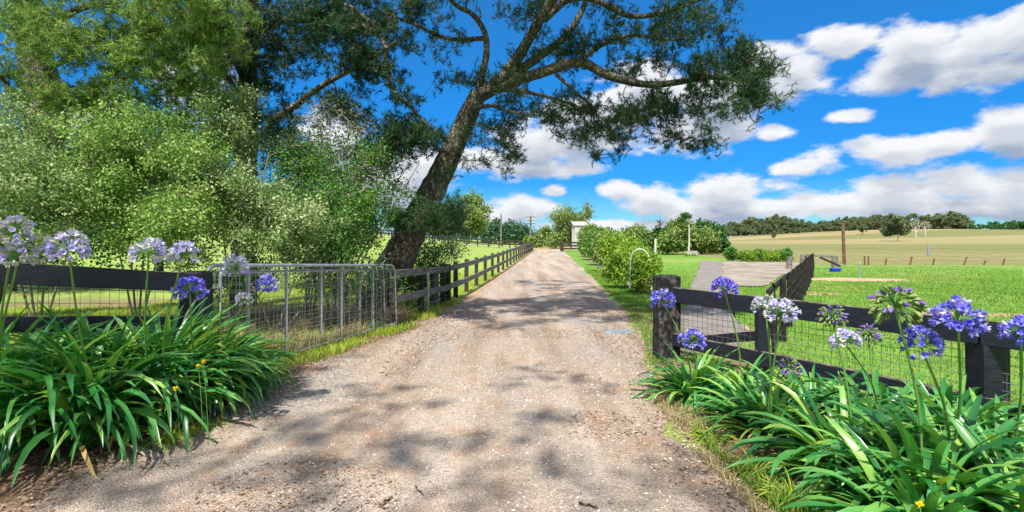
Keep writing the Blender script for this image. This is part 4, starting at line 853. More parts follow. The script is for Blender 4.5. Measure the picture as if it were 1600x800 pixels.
blobs = [pb(775, 225, 10.0, 55, 38, .9, 1.3), pb(735, 120, 10.2, 38, 28, .8, .6), pb(735, 265, 10, 26, 14, .3, .15), pb(800, 165, 9.7, 45, 30, .9, .8), pb(870, 170, 9.9, 60, 40, 1.0, 1.3), pb(925, 215, 10, 45, 32, .8, 1.0),
 pb(975, 190, 9.7, 50, 30, .8, 1.0), pb(1030, 190, 9.5, 45, 35, .7, .9), pb(1090, 205, 9.3, 35, 28, .5, .5), pb(1075, 150, 9.3, 60, 38, .8, 1.5), pb(1130, 115, 9.2, 60, 45, .8, 1.6), pb(1180, 120, 9.1, 32, 42, .5, 1.2), pb(1150, 165, 9.1, 30, 24, .5, .6),
 pb(1080, 55, 9.5, 70, 40, 1.0, 1.3), pb(1130, 20, 9.3, 38, 28, .7, .7), pb(1000, 50, 9.7, 80, 45, 1.1, 1.5), pb(920, 50, 10, 80, 50, 1.3, 1.2), pb(850, 70, 10, 70, 50, 1.2, .9), pb(980, -40, 9.6, 150, 50, 1.6, 1.4), pb(820, -40, 9.6, 150, 50, 1.8, 1.2),
 pb(640, 60, 9.6, 60, 40, .9, .7), pb(690, 20, 9.6, 60, 40, 1.0, .6), pb(590, 30, 9.3, 70, 45, 1.0, .9), pb(950, 110, 10.4, 90, 40, 1.2, 1.0), pb(640, 215, 9.7, 42, 20, .5, .7), pb(660, 195, 9.8, 28, 12, .3, .4), pb(690, 335, 9.5, 34, 18, .45, .9), pb(655, 345, 9.9, 26, 15, .35, .4),
 pb(1010, 5, 11.5, 110, 30, 1.3, .6), pb(860, -110, 11, 130, 50, 1.8, 2.6), pb(960, -150, 9.5, 130, 50, 1.8, 2.4), pb(830, -130, 8.2, 150, 60, 1.1, 2.2), pb(960, -110, 7.2, 170, 50, 1.0, 2.2), pb(740, -120, 8.5, 120, 50, 1.2, 1.4), pb(780, -190, 12.5, 170, 50, 1.3, 2.4), (-1.2, 5.5, 7.9, 1.2, 1.3, .45, 1.3), (.6, 5.2, 8.0, 1.3, 1.2, .45, 1.3), (-.6, 7.6, 8.2, 1.4, 1.3, .5, 1.6), (1.0, 8.0, 8.3, 1.4, 1.3, .5, 1.6), (.2, 10.2, 8.6, 1.6, 1.2, .5, 1.6), (2.4, 6.6, 7.8, 1.1, 1.2, .45, 1.0), pb(690, 345, 9.5, 30, 16, .4, 1.0), pb(648, 215, 9.6, 40, 18, .4, .7)]  # includes high crown masses out of view, added so their shadow covers the drive
hero = gen_tree('pine_tree', at(600, 10.9), limbs, blobs, 2450, 'pine', 'big pine leaning right, its dark crown spread over the drive', seed=4, leaf_mat='pine', per=6, rc=.15, L=.095, W=.0095, needles=19, r_tip=.0032, sides=14, sag=-.05, spread=.6, clump=(6, .20))
# roots / flare and low leafy suckers are part of the shrub beside it
# ---- tall pine with the big bare boughs, left of the leaning one
limbs = [
 (np.vstack([[(-6.4, 12.2, -.1)], LP((383, 300, 12.1), (386, 200, 12), (388, 90, 12), (392, -40, 12), (395, -200, 12))]), .30, .15),
 (LP((388, 235, 12), (430, 188, 11.3), (462, 165, 10.8), (500, 136, 10.3), (535, 116, 10), (580, 92, 9.7), (620, 65, 9.4)), .10, .03),
 (LP((390, 60, 12), (430, 34, 11.4), (480, 30, 10.8), (530, 32, 10.4), (572, 42, 10), (600, 65, 9.8), (603, 100, 9.7), (612, 140, 9.6), (640, 165, 9.6), (662, 190, 9.7), (700, 224, 9.9)), .11, .022),
 (LP((392, -40, 12), (470, -20, 11), (530, 5, 10.4), (560, 20, 10.2), (590, 45, 10.0)), .10, .04),
 (LP((386, 160, 12), (355, 120, 11.5), (330, 90, 11)), .07, .03), (LP((386, 140, 12), (352, 60, 11), (325, 30, 10.5)), .07, .03),
 (LP((392, 20, 12), (430, 60, 11.4), (450, 90, 11.1)), .05, .02)]
blobs = [pb(390, 60, 11.9, 55, 90, 1.0, 2.2), pb(395, 170, 11.9, 45, 60, .8, 1.0), pb(440, 40, 11.3, 50, 45, 1, 1.2), pb(520, 60, 10.3, 60, 30, .8, 1.1), pb(560, 10, 10, 80, 30, 1, 1.0), pb(620, 130, 9.6, 40, 40, .6, .7), pb(645, 190, 9.6, 40, 22, .5, .6), pb(500, 20, 10.5, 70, 40, 1, .8), pb(630, 20, 9.8, 60, 40, .8, .7),
 pb(330, 60, 11, 60, 60, 1, 1.0), pb(390, -60, 11.5, 120, 50, 1.5, 1.5), pb(560, 95, 9.9, 40, 22, .5, .5), pb(470, 100, 11, 25, 30, .4, .3), pb(445, 225, 11.2, 45, 50, .6, .9), pb(600, 235, 10.4, 60, 28, .5, .9), pb(560, 165, 10.2, 55, 25, .5, .6), pb(520, 290, 11, 70, 40, .6, .8)]
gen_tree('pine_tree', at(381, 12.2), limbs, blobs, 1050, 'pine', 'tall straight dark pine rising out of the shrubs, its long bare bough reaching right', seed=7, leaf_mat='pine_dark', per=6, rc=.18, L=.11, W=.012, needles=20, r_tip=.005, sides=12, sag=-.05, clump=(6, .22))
# ---- pale green pine at the top left
limbs = [
 (np.vstack([[(-10.4, 9.6, -.1)], LP((40, 290, 9.7), (72, 210, 9.7), (66, 140, 9.7), (50, 60, 9.8), (30, -60, 9.8), (20, -180, 9.8))]), .42, .2),
 (LP((60, 110, 9.7), (100, 95, 9.2), (150, 60, 8.7), (165, 40, 8.5)), .06, .03), (LP((55, 80, 9.7), (110, 20, 9), (180, 10, 8.6), (260, 70, 8.5), (310, 130, 8.6)), .08, .03),
 (LP((40, -20, 9.7), (140, -20, 9), (250, 5, 8.6), (350, 45, 8.4)), .08, .03), (LP((64, 150, 9.7), (120, 150, 9.2), (200, 120, 8.8), (245, 105, 8.6)), .06, .02), (LP((70, 180, 9.7), (30, 150, 9.3), (0, 120, 9)), .06, .03)]
blobs = [pb(90, 50, 8.9, 80, 45, .9, 1.6), pb(160, 90, 8.6, 75, 45, .8, 1.6), pb(220, 40, 8.5, 80, 45, .9, 1.5), pb(270, 110, 8.6, 50, 40, .6, .9), pb(300, 40, 8.5, 60, 45, .8, 1.0), pb(150, 150, 8.7, 70, 25, .6, .8), pb(260, 165, 8.7, 60, 25, .5, .9), pb(170, 185, 8.9, 90, 22, .5, .9), pb(20, 150, 9.2, 40, 40, .6, .5), pb(330, 120, 8.7, 40, 40, .5, .7), pb(20, 60, 9.3, 40, 70, 1, .5), pb(120, -40, 9, 180, 50, 1.5, 1.8), pb(330, 5, 8.4, 70, 40, .8, .8)]
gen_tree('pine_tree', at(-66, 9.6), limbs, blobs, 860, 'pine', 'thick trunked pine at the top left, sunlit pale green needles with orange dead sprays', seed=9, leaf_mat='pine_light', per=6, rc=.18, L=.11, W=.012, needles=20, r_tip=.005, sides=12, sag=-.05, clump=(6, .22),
   extra=[('dead_sprays', 'brown_leaf', .03, .10, .035)])
# pine whose crown only shades the gravel, standing behind the photographer
limbs = [(np.array([(-6.6, -1.5, -.1), (-6.3, -1.3, 3), (-6.0, -.9, 6), (-5.6, -.5, 9), (-5.4, -.3, 11)]), .35, .12), (np.array([(-6.0, -.9, 6), (-5.2, -.7, 7), (-4.4, -.4, 7.6)]), .05, .02), (np.array([(-5.8, -.7, 7.4), (-5.4, .2, 8.2), (-4.9, .8, 8.8)]), .05, .02), (np.array([(-5.9, -.8, 6.8), (-5.2, -1.6, 7.6), (-4.6, -2.2, 8)]), .05, .02)]
blobs = [(-4.2, -.3, 7.8, 1.6, 1.6, .7), (-2.2, -.4, 7.9, 1.3, 1.1, .6), (-3.4, -2.6, 8.2, 1.7, 1.4, .8), (-4.4, 1.4, 8.6, 1.2, 1.0, .6), (-5.5, -.5, 10.0, 1.5, 1.5, 1.0), (-1.0, -1.9, 8.2, 1.3, 1.0, .5), (0.4, -1.2, 8.3, 1.2, .8, .4), (-.6, .8, 8.2, 1.2, .8, .4)]
gen_tree('pine_tree', (-6.6, -1.5, 0), limbs, blobs, 150, 'pine', 'pine standing behind the viewpoint whose open crown dapples the near gravel', seed=12, leaf_mat='pine', per=8, rc=.26, L=.14, W=.016, needles=18, r_tip=.0025, sides=9, rmax=.03)

# ---- silvery small leaved shrub trees
def shrub(px, Y, stems, blobs, n, label, seed, leaf='silver', per=26, L=.052, W=.028, rc=.17, cat='shrub', name='silver_shrub', group='silvery shrubs behind the left fence', trunk='bark_pale', r0=.02, **kw):
    b = at(px, Y); limbs = []
    for (sx, sy, sY) in stems:
        e = P(sx, sy, sY); s0 = np.array(b)-[0, 0, .05]; mid = (s0*.5+e*.5)+np.array([0, 0, .15]); limbs.append((np.array([s0, mid, e]), r0, r0*.45))
    return gen_tree(name, b, limbs, blobs, n, 'leaf', label, cat, group, seed=seed, leaf_mat=leaf, trunk_mat=trunk, per=per, rc=rc, L=L, W=W, r_tip=kw.pop('r_tip', .005), sides=7, rmax=.03, clump=(14, .21), **kw)
shrub(60, 8.0, [(20, 280, 7.8), (90, 240, 7.8), (150, 290, 7.6), (-30, 260, 7.8)], [pb(30, 260, 7.8, 75, 60, .9), pb(110, 240, 7.8, 70, 50, .8), pb(90, 320, 7.2, 90, 55, .7), pb(-30, 220, 8, 60, 70, .9), pb(10, 340, 7.2, 60, 45, .6), pb(60, 195, 8.1, 70, 25, .5), pb(60, 385, 7.6, 70, 20, .5)], 470, 'silvery small leaved shrub at the far left edge, below the thick pine trunk', 31, per=75)
shrub(215, 8.4, [(190, 260, 8), (240, 200, 8.2), (290, 250, 8.1), (160, 300, 7.8)], [pb(190, 250, 8, 70, 60, .9), pb(250, 210, 8.2, 70, 45, .8), pb(220, 320, 7.6, 90, 50, .7), pb(300, 270, 8, 60, 60, .8), pb(165, 370, 7.3, 60, 25, .5), pb(290, 340, 7.6, 60, 40, .6), pb(240, 150, 8.4, 60, 30, .5)], 480, 'large silvery shrub bulging between the two pines, bare grey branches low down', 32, leaf='silver_mid', per=75)
shrub(365, 8.9, [(330, 210, 8.6), (380, 190, 8.8), (420, 240, 8.6), (390, 300, 8.2)], [pb(340, 200, 8.7, 50, 55, .7), pb(400, 220, 8.8, 50, 55, .7), pb(370, 300, 8.3, 80, 50, .7), pb(420, 350, 7.9, 70, 45, .6), pb(340, 375, 7.8, 60, 35, .5), pb(380, 150, 8.9, 45, 30, .5), pb(440, 390, 7.9, 50, 22, .4), pb(480, 390, 8.2, 40, 25, .4)], 480, 'silvery shrub in front of the dark pine trunk, above the mesh gates', 33, per=75)
shrub(480, 9.6, [(470, 260, 9.3), (520, 250, 9.3), (560, 280, 9.3), (490, 340, 9)], [pb(470, 280, 9.3, 55, 50, .7, 1), pb(540, 300, 9.3, 55, 45, .7, 1), pb(500, 360, 8.9, 65, 40, .6, 1.2), pb(560, 375, 9.2, 35, 22, .4, .3), pb(590, 320, 9.6, 40, 45, .5, .6), pb(500, 230, 9.5, 50, 30, .5, .7), pb(570, 250, 9.6, 40, 25, .5, .4)], 640, 'dark green bushy shrub between the silvery shrubs and the leaning pine', 34, leaf='leaf_green', name='green_shrub', per=34)
shrub(520, 10.2, [(440, 240, 9.8), (500, 190, 9.8), (560, 200, 9.8), (600, 230, 9.7), (620, 290, 9.5), (540, 250, 9.6), (655, 255, 9.4)], [pb(500, 210, 9.8, 70, 45, .7, 1), pb(570, 230, 9.7, 60, 45, .6, 1), pb(605, 275, 9.7, 35, 40, .5, .6), pb(540, 165, 9.9, 40, 20, .4, .3)], 300, 'thin grey twiggy shrub with sparse leaves, sky showing through, left of the leaning trunk', 35, leaf='silver_grey', per=16, r_tip=.005, L=.05)
shrub(635, 12.3, [(625, 390, 12.2), (670, 392, 12.4), (715, 392, 13)], [pb(630, 428, 12.1, 40, 34, .5, 1), pb(670, 402, 12.5, 32, 22, .5, .5), pb(708, 392, 13.2, 28, 11, .4, .3), pb(590, 440, 12.2, 40, 26, .4, .6), pb(650, 455, 12.3, 26, 18, .3, .5)], 200, 'dark leafy bush at the foot of the leaning pine behind the rail fence', 36, leaf='leaf_dark', name='green_shrub', per=42, L=.06, W=.032, rc=.25)
shrub(430, 8.3, [(380, 430, 8.1), (470, 420, 8.1), (540, 430, 8.6)], [pb(400, 430, 8.1, 60, 25, .4, 1), pb(480, 430, 8.3, 60, 28, .4, 1), pb(545, 430, 8.8, 40, 28, .4, .8)], 170, 'low tangled bush of dry brown twigs and dark leaves seen through the mesh gates', 37, leaf='leaf_dark', name='twiggy_shrub', per=24, r_tip=.006, trunk='bark_pale')
# darker trees behind the shrubs that close the view
def small_tree(name, px, Y, toppx, wpx, label, seed, leaf='leaf_dark', n=160, per=60, L=.16, W=.1, cat='tree', group=None, trunk='bark', lowpx=None, lobes=6, squash=1.0, rc=None, trunkfrac=.35, rr=.16, gap=0.0):
    b = at(px, Y); top = P(px, toppx, Y)[2]; hgt = top-b[2]; w = wpx/F0*Y/2; rng = np.random.default_rng(seed)
    low = b[2]+hgt*0.08 if lowpx is None else P(px, lowpx, Y)[2]
    cz = (top+low)/2; ch = (top-low)/2; blobs = []
    for k in range(lobes):
        a = rng.uniform(0, 6.28); q = rng.uniform(.2, .6); zz = rng.uniform(-.65, .6); blobs.append((b[0]+math.cos(a)*w*q, b[1]+math.sin(a)*w*q*.8, cz+zz*ch, w*rng.uniform(.4, .6), w*rng.uniform(.35, .55), ch*rng.uniform(.3, .42)))
    blobs.append((b[0], b[1], cz, w*.75, w*.65, ch*.8)); blobs.append((b[0]+rng.uniform(-.2, .2)*w, b[1], top-ch*.3, w*.45, w*.45, ch*.3))
    limbs = [(np.array([(b[0], b[1], b[2]-.2), (b[0]+rng.uniform(-.03, .03)*hgt, b[1], b[2]+hgt*.3), (b[0]+rng.uniform(-.06, .06)*hgt, b[1], b[2]+hgt*.75)]), rr*hgt/8, rr*hgt/24)]
    return gen_tree(name, b, limbs, blobs, n, 'leaf', label, cat, group, seed=seed, leaf_mat=leaf, trunk_mat=trunk, per=per, rc=rc or w*.28, L=L, W=W, r_tip=.008*hgt/6, sides=7, rmax=rr*hgt/20)
small_tree('green_tree', 20, 16, 200, 330, 'dark green tree filling the gap behind the far left silvery shrub', 41, n=330, per=70, L=.12, W=.07, group='dark trees behind the silvery shrubs')
small_tree('green_tree', 250, 18, 150, 300, 'dark green tree behind the large silvery shrub between the pines', 42, n=330, per=60, L=.12, W=.07, group='dark trees behind the silvery shrubs')
small_tree('green_tree', 490, 17, 225, 230, 'dark green tree behind the twiggy grey shrub left of the leaning trunk', 43, n=220, per=60, L=.12, W=.07, group='dark trees behind the silvery shrubs')

# ------------------------------------------------------------------ middle and far trees
small_tree('pine_tree', 733, 92, 296, 78, 'light green spreading tree beyond the track, just right of the leaning trunk', 51, leaf='leaf_olive', n=160, per=46, L=.42, W=.24, trunkfrac=.3, rc=.8)
for k, (px, top, w, lb) in enumerate(((762, 352, 22, 'leftmost dark pine of the row beyond the bare pole'), (776, 345, 20, 'dark pine of the row just left of the bare pole'), (790, 350, 20, 'dark pine of the row directly right of the bare pole'), (800, 346, 20, 'tallest pointed dark pine in the middle of the row'), (812, 352, 20, 'rounder dark pine of the row between the two poles'), (822, 355, 18, 'dark pine of the row just left of the crossarm pole'))):
    small_tree('far_pine', px, 140, top, w*1.25, lb, 60+k, leaf='leaf_far', n=60, per=36, L=.9, W=.4, group='dark pine row beyond the left pasture', lobes=4, rc=1.0)
for k, (px, Y, top, w, lf, lb) in enumerate(((838, 80, 368, 26, 'leaf_olive', 'low bush at the very end of the drive, under the crossarm pole'), (855, 84, 356, 34, 'leaf_olive', 'grey green bushy tree behind the drive end, left of the willowy tree'), (823, 84, 370, 8, 'leaf_lime', 'tiny bright yellow green sapling left of the crossarm pole'))):
    small_tree('bush', px, Y, top, w, lb, 70+k, leaf=lf, n=70, per=36, L=.4, W=.22, cat='bush')
# willowy tree beside the shed
b = at(895, 70)
wl = [(np.array([b, (b[0]-.3, b[1], b[2]+2), P(885, 345, 70)]), .22, .1), (np.array([b, (b[0]+.6, b[1], b[2]+2.5), P(915, 335, 70), P(918, 320, 70)]), .18, .06), (np.array([b, P(872, 360, 70), P(868, 340, 70)]), .14, .05)]
gen_tree('willow_tree', b, wl, [pb(880, 335, 70, 18, 16, 1.6), pb(893, 355, 70, 24, 26, 2), pb(868, 372, 70, 14, 16, 1.2), pb(917, 328, 70, 9, 12, .8), pb(885, 322, 70, 8, 7, .7), pb(905, 350, 70, 14, 20, 1.2), pb(912, 318, 70, 6, 5, .6)], 190, 'leaf', 'feathery willowy tree beside the pale iron shed at the end of the drive', seed=75, leaf_mat='leaf_olive', per=50, rc=.7, L=.32, W=.13, sides=7, drop=.2)
# berry bushes along the bed
for k, (px, Y, top, w, lf, lb) in enumerate(((1006, 15.4, 397, 62, 'leaf_lime', 'bright lime berry bush inside the white hoop at the near end of the bed'), (978, 16.8, 392, 62, 'leaf_lime', 'bright lime berry bush left of the white hoop, second along the bed'), (988, 19.5, 378, 44, 'leaf_lime', 'taller berry bush behind the two nearest ones'),
   (962, 21.5, 366, 50, 'leaf_lime', 'berry bush rising above the row near the white stakes'), (945, 25, 362, 40, 'leaf_olive', 'berry bush in the middle of the bed behind the thin white stake'), (932, 30, 358, 34, 'leaf_green', 'darker berry bush two thirds along the bed'), (922, 36, 356, 28, 'leaf_olive', 'tall leggy bush near the far end of the bed, right of the shed'), (917, 42, 358, 20, 'leaf_green', 'last small bush of the bed, touching the three rail fence'))):
    small_tree('berry_bush', px, Y, top-3, w*1.15, lb, 80+k, leaf=lf, n=130, per=48, L=.085*(Y/15)**.6, W=.055*(Y/15)**.6, cat='bush', group='berry bushes along the mulch bed', rr=.08, rc=.22*(Y/15)**.5)
# rounded evergreens
for k, (px, Y, top, w, lf, lb) in enumerate(((998, 48, 355, 56, 'leaf_olive', 'rounded dense evergreen at the left of the garden trees, behind the berry bed'), (1050, 46, 363, 56, 'leaf_olive', 'rounded evergreen with yellowish top in the middle of the garden trees'), (1066, 58, 344, 60, 'leaf_olive', 'tall olive green tree standing behind the rounded evergreens'), (1098, 47, 360, 52, 'leaf_olive', 'rounded yellow green tree right of the slender white trunk'),
   (1103, 60, 344, 58, 'leaf_dark', 'tall deep green tree at the back right of the garden trees'), (1121, 50, 368, 32, 'leaf_dark', 'low deep green tree closing the garden trees on the right'), (1030, 56, 358, 30, 'leaf_dark', 'dark tree filling behind the two leftmost rounded evergreens'), (1068, 58, 372, 40, 'leaf_dark', 'dark low tree between the rounded evergreens'))):
    small_tree('evergreen_tree', px, Y, top, w*1.02, lb, 90+k, leaf=lf, n=130, per=55, L=.28, W=.18, group='garden trees beyond the lawn', lobes=7, rc=.4)
small_tree('bush', 1073, 42, 399, 14, 'small bright lime bush at the foot of the garden trees', 98, leaf='leaf_lime', n=30, per=40, L=.12, W=.08, cat='bush')
small_tree('bush', 1082, 43, 394, 18, 'small bush covered with white blossom among the garden trees', 99, leaf='leaf_white', n=30, per=40, L=.12, W=.08, cat='bush')
# bare dead tree and wind-bent tree
b = at(1031, 62); gen_tree('dead_tree', b, [(np.array([b, P(1031, 365, 62), P(1031, 345, 62)]), .16, .08)], [pb(1031, 346, 62, 9, 8, .6)], 40, 'leaf', 'thin bare tree top sticking up behind the garden trees', seed=101, leaf_mat='silver_grey', trunk_mat='twig', per=3, L=.1, W=.04, r_tip=.02, rc=.2)
b = at(1076, 44.5); gen_tree('wind_bent_tree', b, [(np.array([b, P(1077, 370, 44.5), P(1076, 350, 44.5), P(1070, 345, 44.5)]), .09, .04)], [pb(1066, 343, 44.5, 6, 3, .3), pb(1072, 337, 44.5, 8, 3, .4), pb(1078, 338, 44.5, 4, 2, .3)], 40, 'leaf', 'slender white trunked tree with a flat wind bent tuft above the garden trees', seed=102, leaf_mat='leaf_dark', trunk_mat='bark_white', per=45, L=.13, W=.07, rc=.18, r_tip=.006)
r = thing_begin('white_post', *at(1025, 43)[:2], 'pale flat post or sign back standing between two rounded evergreens', 'post'); x, y, z = at(1024, 43); m_ = MB(); m_.board((x, y, z-.1), (x, y, P(1024, 373, 43)[2]), .16, .10, side=(0, 1, 0)); part(m_, 'post', 'tank', r); localise(r)
# low hedge by the pad
for k in range(7):
    px = 1143+k*13.8; small_tree('hedge_bush', px, 34.5+.2*(k % 2), 391+(k*5 % 3)-(4 if k == 0 else 0), 24, ['leftmost bush of the low green hedge, with a taller shoot', 'second bush from the left in the low hedge beyond the pale pad', 'third bush from the left in the low hedge beyond the pale pad', 'middle bush of the low hedge beyond the pale pad', 'third bush from the right in the low hedge beyond the pale pad', 'second bush from the right in the low hedge beyond the pale pad', 'rightmost bush of the low hedge, next to the grey strainer post'][k], 110+k, leaf='leaf_lime' if k % 3 else 'leaf_green', n=50, per=50, L=.10, W=.07, cat='bush', group='low hedge beyond the pale pad', rc=.18)

# gum forest along the hill crest: a few models, copied
protos = []
GUM = 'grey green gum tree in the wood along the hill crest'
def gum(px, Y, hgt, wid, label, seed, leaf='leaf_gum', n=80, per=44, group='gum trees along the hill crest'):
    b = at(px, Y); rng = np.random.default_rng(seed); x, y, z = b; lean = rng.uniform(-.05, .05)*hgt
    limbs = [(np.array([(x, y, z-.5), (x+lean*.4, y, z+hgt*.35), (x+lean, y, z+hgt*.7)]), hgt*.014, hgt*.007)]
    for k in range(3): a = rng.uniform(0, 6.28); limbs.append((np.array([(x+lean*.3, y, z+hgt*.28), (x+math.cos(a)*wid*.25, y+math.sin(a)*wid*.25, z+hgt*.5), (x+math.cos(a)*wid*.4, y+math.sin(a)*wid*.4, z+hgt*.66)]), hgt*.008, hgt*.004))
    blobs = []
    for k in range(7): a = rng.uniform(0, 6.28); q = rng.uniform(.15, .55); blobs.append((x+lean+math.cos(a)*wid*.5*q*1.3, y+math.sin(a)*wid*.5*q*1.3, z+hgt*rng.uniform(.14, .86), wid*.26, wid*.26, hgt*.14))
    return gen_tree('gum_tree', b, limbs, blobs, n, 'leaf', label, 'tree', group, seed=seed, leaf_mat=leaf, trunk_mat='bark_pale', per=per, rc=hgt*.06, L=hgt*.065, W=hgt*.038, r_tip=hgt*.0008, sides=6)
for k in range(5): protos.append(gum(1200+k*60, 445, 13.0, 11, GUM, 200+k))
rg = np.random.default_rng(77); spots = []
def crest(px, top, k0):   # tops of the wood follow the photograph
    return top
topline = [(1060, 352), (1115, 351), (1140, 346), (1180, 339), (1225, 337), (1262, 344), (1300, 343), (1330, 337), (1400, 334), (1450, 336), (1480, 332), (1505, 335), (1515, 350)]
px = 1070.0
while px < 1512:
    for row in range(3):
        Y = 435+row*24+rg.uniform(-8, 8); pp = px+rg.uniform(-3, 3); spots.append((pp, Y, np.interp(pp, [a for a, _ in topline], [c for _, c in topline])+rg.uniform(0, 5)+ (4 if row == 0 else 0)))
    px += 8.2
for k, (pp, Y, top) in enumerate(spots):
    o = protos[k] if k < 5 else copy_tree(protos[rg.integers(5)])
    x, y, z = at(pp, Y); h = max(6, P(pp, top, Y)[2]-z); s = h/11.6
    o.location = (x, y, z-.3); o.scale = (s*rg.uniform(.85, 1.1), s*rg.uniform(.85, 1.1), s); o.rotation_euler.z = rg.uniform(0, 6.28); o['label'] = GUM
fp = gum(1540, 460, 10, 10, 'dark low tree on the far skyline at the right, beyond the gum wood', 210, leaf='leaf_dark', group='dark trees on the right skyline')
for k, (pp, top) in enumerate(((1522, 351), (1531, 353), (1541, 352), (1551, 354), (1560, 353), (1569, 347), (1577, 350), (1584, 348), (1592, 349), (1600, 347), (1610, 348))):
    o = fp if k == 0 else copy_tree(fp); Y = 455+(k % 3)*12; x, y, z = at(pp, Y); s = max(5.5, P(pp, top, Y)[2]-z)/9; o.location = (x, y, z-.3); o.scale = (s*1.25, s*1.25, s); o.rotation_euler.z = k*1.3
gum(1403, 205, 10.8, 11, 'large rounded gum tree standing alone on the straw hillside', 221, leaf='leaf_gum', n=150, per=60, group=None)
gum(1348, 330, 8.5, 9, 'smaller gum tree just below the wood, left of the large lone one', 222, n=70, group=None)
gum(1208, 300, 8, 3.6, 'small lone sapling on the hillside below the wood', 224, n=20, group=None)
for (pp, Y, hh, sd, lb) in ((1431, 255, 9.5, 301, 'dead white gum without leaves right of the large lone tree'), (1446, 275, 8.5, 302, 'leaning dead white gum, the rightmost bare one on the hillside')):
    b = at(pp, Y); x, y, z = b; rng = np.random.default_rng(sd)
    limbs = [(np.array([(x, y, z-.3), (x-.3, y, z+hh*.4), (x-.5, y, z+hh*.8)]), .35, .12)]+[(np.array([(x-.2, y, z+hh*q), (x+s*1.4, y, z+hh*(q+.2)), (x+s*2.2, y, z+hh*(q+.42))]), .18, .06) for q, s in ((.25, 1), (.35, -1.2), (.45, .7))]
    gen_tree('dead_gum_tree', b, limbs, [(x, y, z+hh*.75, 3, 2.5, hh*.25)], 60, 'leaf', lb, 'tree', 'dead white gums on the hillside', seed=sd, leaf_mat='silver_grey', trunk_mat='bark_white', per=2, L=.4, W=.2, r_tip=.05, rc=.4)
# trees beyond the left pasture
for k, (px, Y, top, w, lf, lb) in enumerate(((560, 100, 318, 90, 'leaf_green', 'leafy green tree beyond the track, seen left of the leaning trunk'), (620, 110, 322, 70, 'leaf_dark', 'dark tree beyond the track directly behind the leaning trunk'), (500, 105, 300, 110, 'leaf_dark', 'big dark tree beyond the track behind the green shrub'), (680, 125, 338, 60, 'leaf_far', 'bluish dark tree beyond the track behind the light green spreading tree'), (720, 150, 350, 70, 'leaf_far', 'far bluish tree left of the dark pine row'))):
    small_tree('field_tree', px, Y, top, w, lb, 130+k, leaf=lf, n=110, per=44, L=.5, W=.28, group='trees beyond the left pasture', rc=1.0)
# far right-centre tree line behind the garden and the drive end
for k, (px, Y, top, w) in enumerate(((940, 120, 362, 50), (985, 130, 358, 60), (1120, 200, 356, 40), (1095, 220, 352, 50), (880, 150, 362, 60), (845, 170, 364, 50))):
    small_tree('background_tree', px, Y, top, w, ['far tree behind the farther berry bushes', 'far tree behind the rounded evergreen at the left of the garden', 'far grey green tree where the hill meets the garden trees', 'far tree peeping over the right garden trees', 'far tree behind the willowy tree', 'far tree beyond the drive end, right of the pine row'][k], 150+k, leaf='leaf_far', n=60, per=40, L=.7, W=.35, group='far trees on the skyline', rc=1.2)

# ------------------------------------------------------------------ grass, stones, litter
RG = np.random.default_rng(99)
def blades(name, x, y, h, w, mat, droop=.5, dry=None):
    n = len(x); z = gz(x, y); az = RG.uniform(0, 2*math.pi, n); hh = h*RG.uniform(.45, 1.25, n); ww = w*RG.uniform(.7, 1.3, n); ln = droop*RG.uniform(.2, 1.3, n)
    d = np.stack([np.cos(az), np.sin(az), az*0], 1); s = np.stack([-np.sin(az), np.cos(az), az*0], 1)
    b = np.stack([x, y, z-.005], 1); up = np.array([0, 0, 1.])
    p1 = b+d*(hh*ln*.25)[:, None]+up*(hh*.55)[:, None]; p2 = b+d*(hh*ln*.9)[:, None]+up*(hh*(1-.25*ln))[:, None]
    v = np.stack([b-s*ww[:, None]/2, b+s*ww[:, None]/2, p1+s*ww[:, None]*.4, p1-s*ww[:, None]*.4, p2], 1).reshape(-1, 3)
    i = np.arange(n)[:, None]*5; m = MB(); m.add(v, i+np.array([[0, 1, 2, 3]])); m.f[3].append(i+np.array([[3, 2, 4]])); m.mi[3].append(np.zeros(n, int))
    return tag(m.build(name, MT[mat]), kind='stuff', label=None)
def sample(n, x0, x1, y0, y1, ok, bias=1.0):
    x = RG.uniform(x0, x1, n); y = y0+(y1-y0)*RG.random(n)**bias; m = ok(x, y); return x[m], y[m]
# right paddock and lawn
def rightok(x, y):
    inpad = ((x-4.8)/2.6)**2+((y-9)/2)**2 < 0
    a = (x > dr(y)+.05)&((y > 7.2)|(x > 2.3+(6.9-y)*.6+.2))&(x < .98*y+.4)
    # keep off pads
    g0 = gp(1040, 560); p = 800+800*x/np.maximum(y, .1); q = 375+1280/np.maximum(y, .1)
    lx = np.interp(q, [412, 560], [1095, 1040]); rx2 = np.interp(q, [412, 450, 545], [1128, 1135, 1165])
    onpad = (p > lx)&(p < rx2)&(q > 412); pr = np.interp(q, [415, 449], [1257, 1192]); onpad2 = (p > 1128)&(p < pr)&(q > 413)&(q < 449)
    bed = (y > 15.3)&(x > bedl(y))&(x < bedr(y)); dirt = np.hypot((x-(1330-800)/800*20.5)/2.2, (y-20.5)/.85) < 1
    return a & ~onpad & ~onpad2 & ~bed & ~dirt
x, y = sample(230000, 1.5, 26, 3.0, 29, lambda x, y: rightok(x, y)&(RG.random(len(x)) > S(14, 29, y)*.9), 1.3); blades('meadow_grass', x, y, .055+.0*x, .006+.0007*y, 'grass')['label'] = 'short bright green grass of the right paddock and lawn'
x, y = sample(26000, 1.3, 2.6, 5.5, 24, lambda x, y: (x > dr(y)-.04+vnoise(x, y, 3)*.1)&(x < dr(y)+.5), 1.2) if False else sample(60000, 1.3, 4.2, 6.6, 26, lambda x, y: (x > dr(y)-.02+vnoise(x, y, 2.2)*.12)&(x < dr(y)+.9), 1.3); blades('verge_grass', x, y, .06, .008, 'grass')['label'] = 'green grass edge along the right side of the gravel drive'
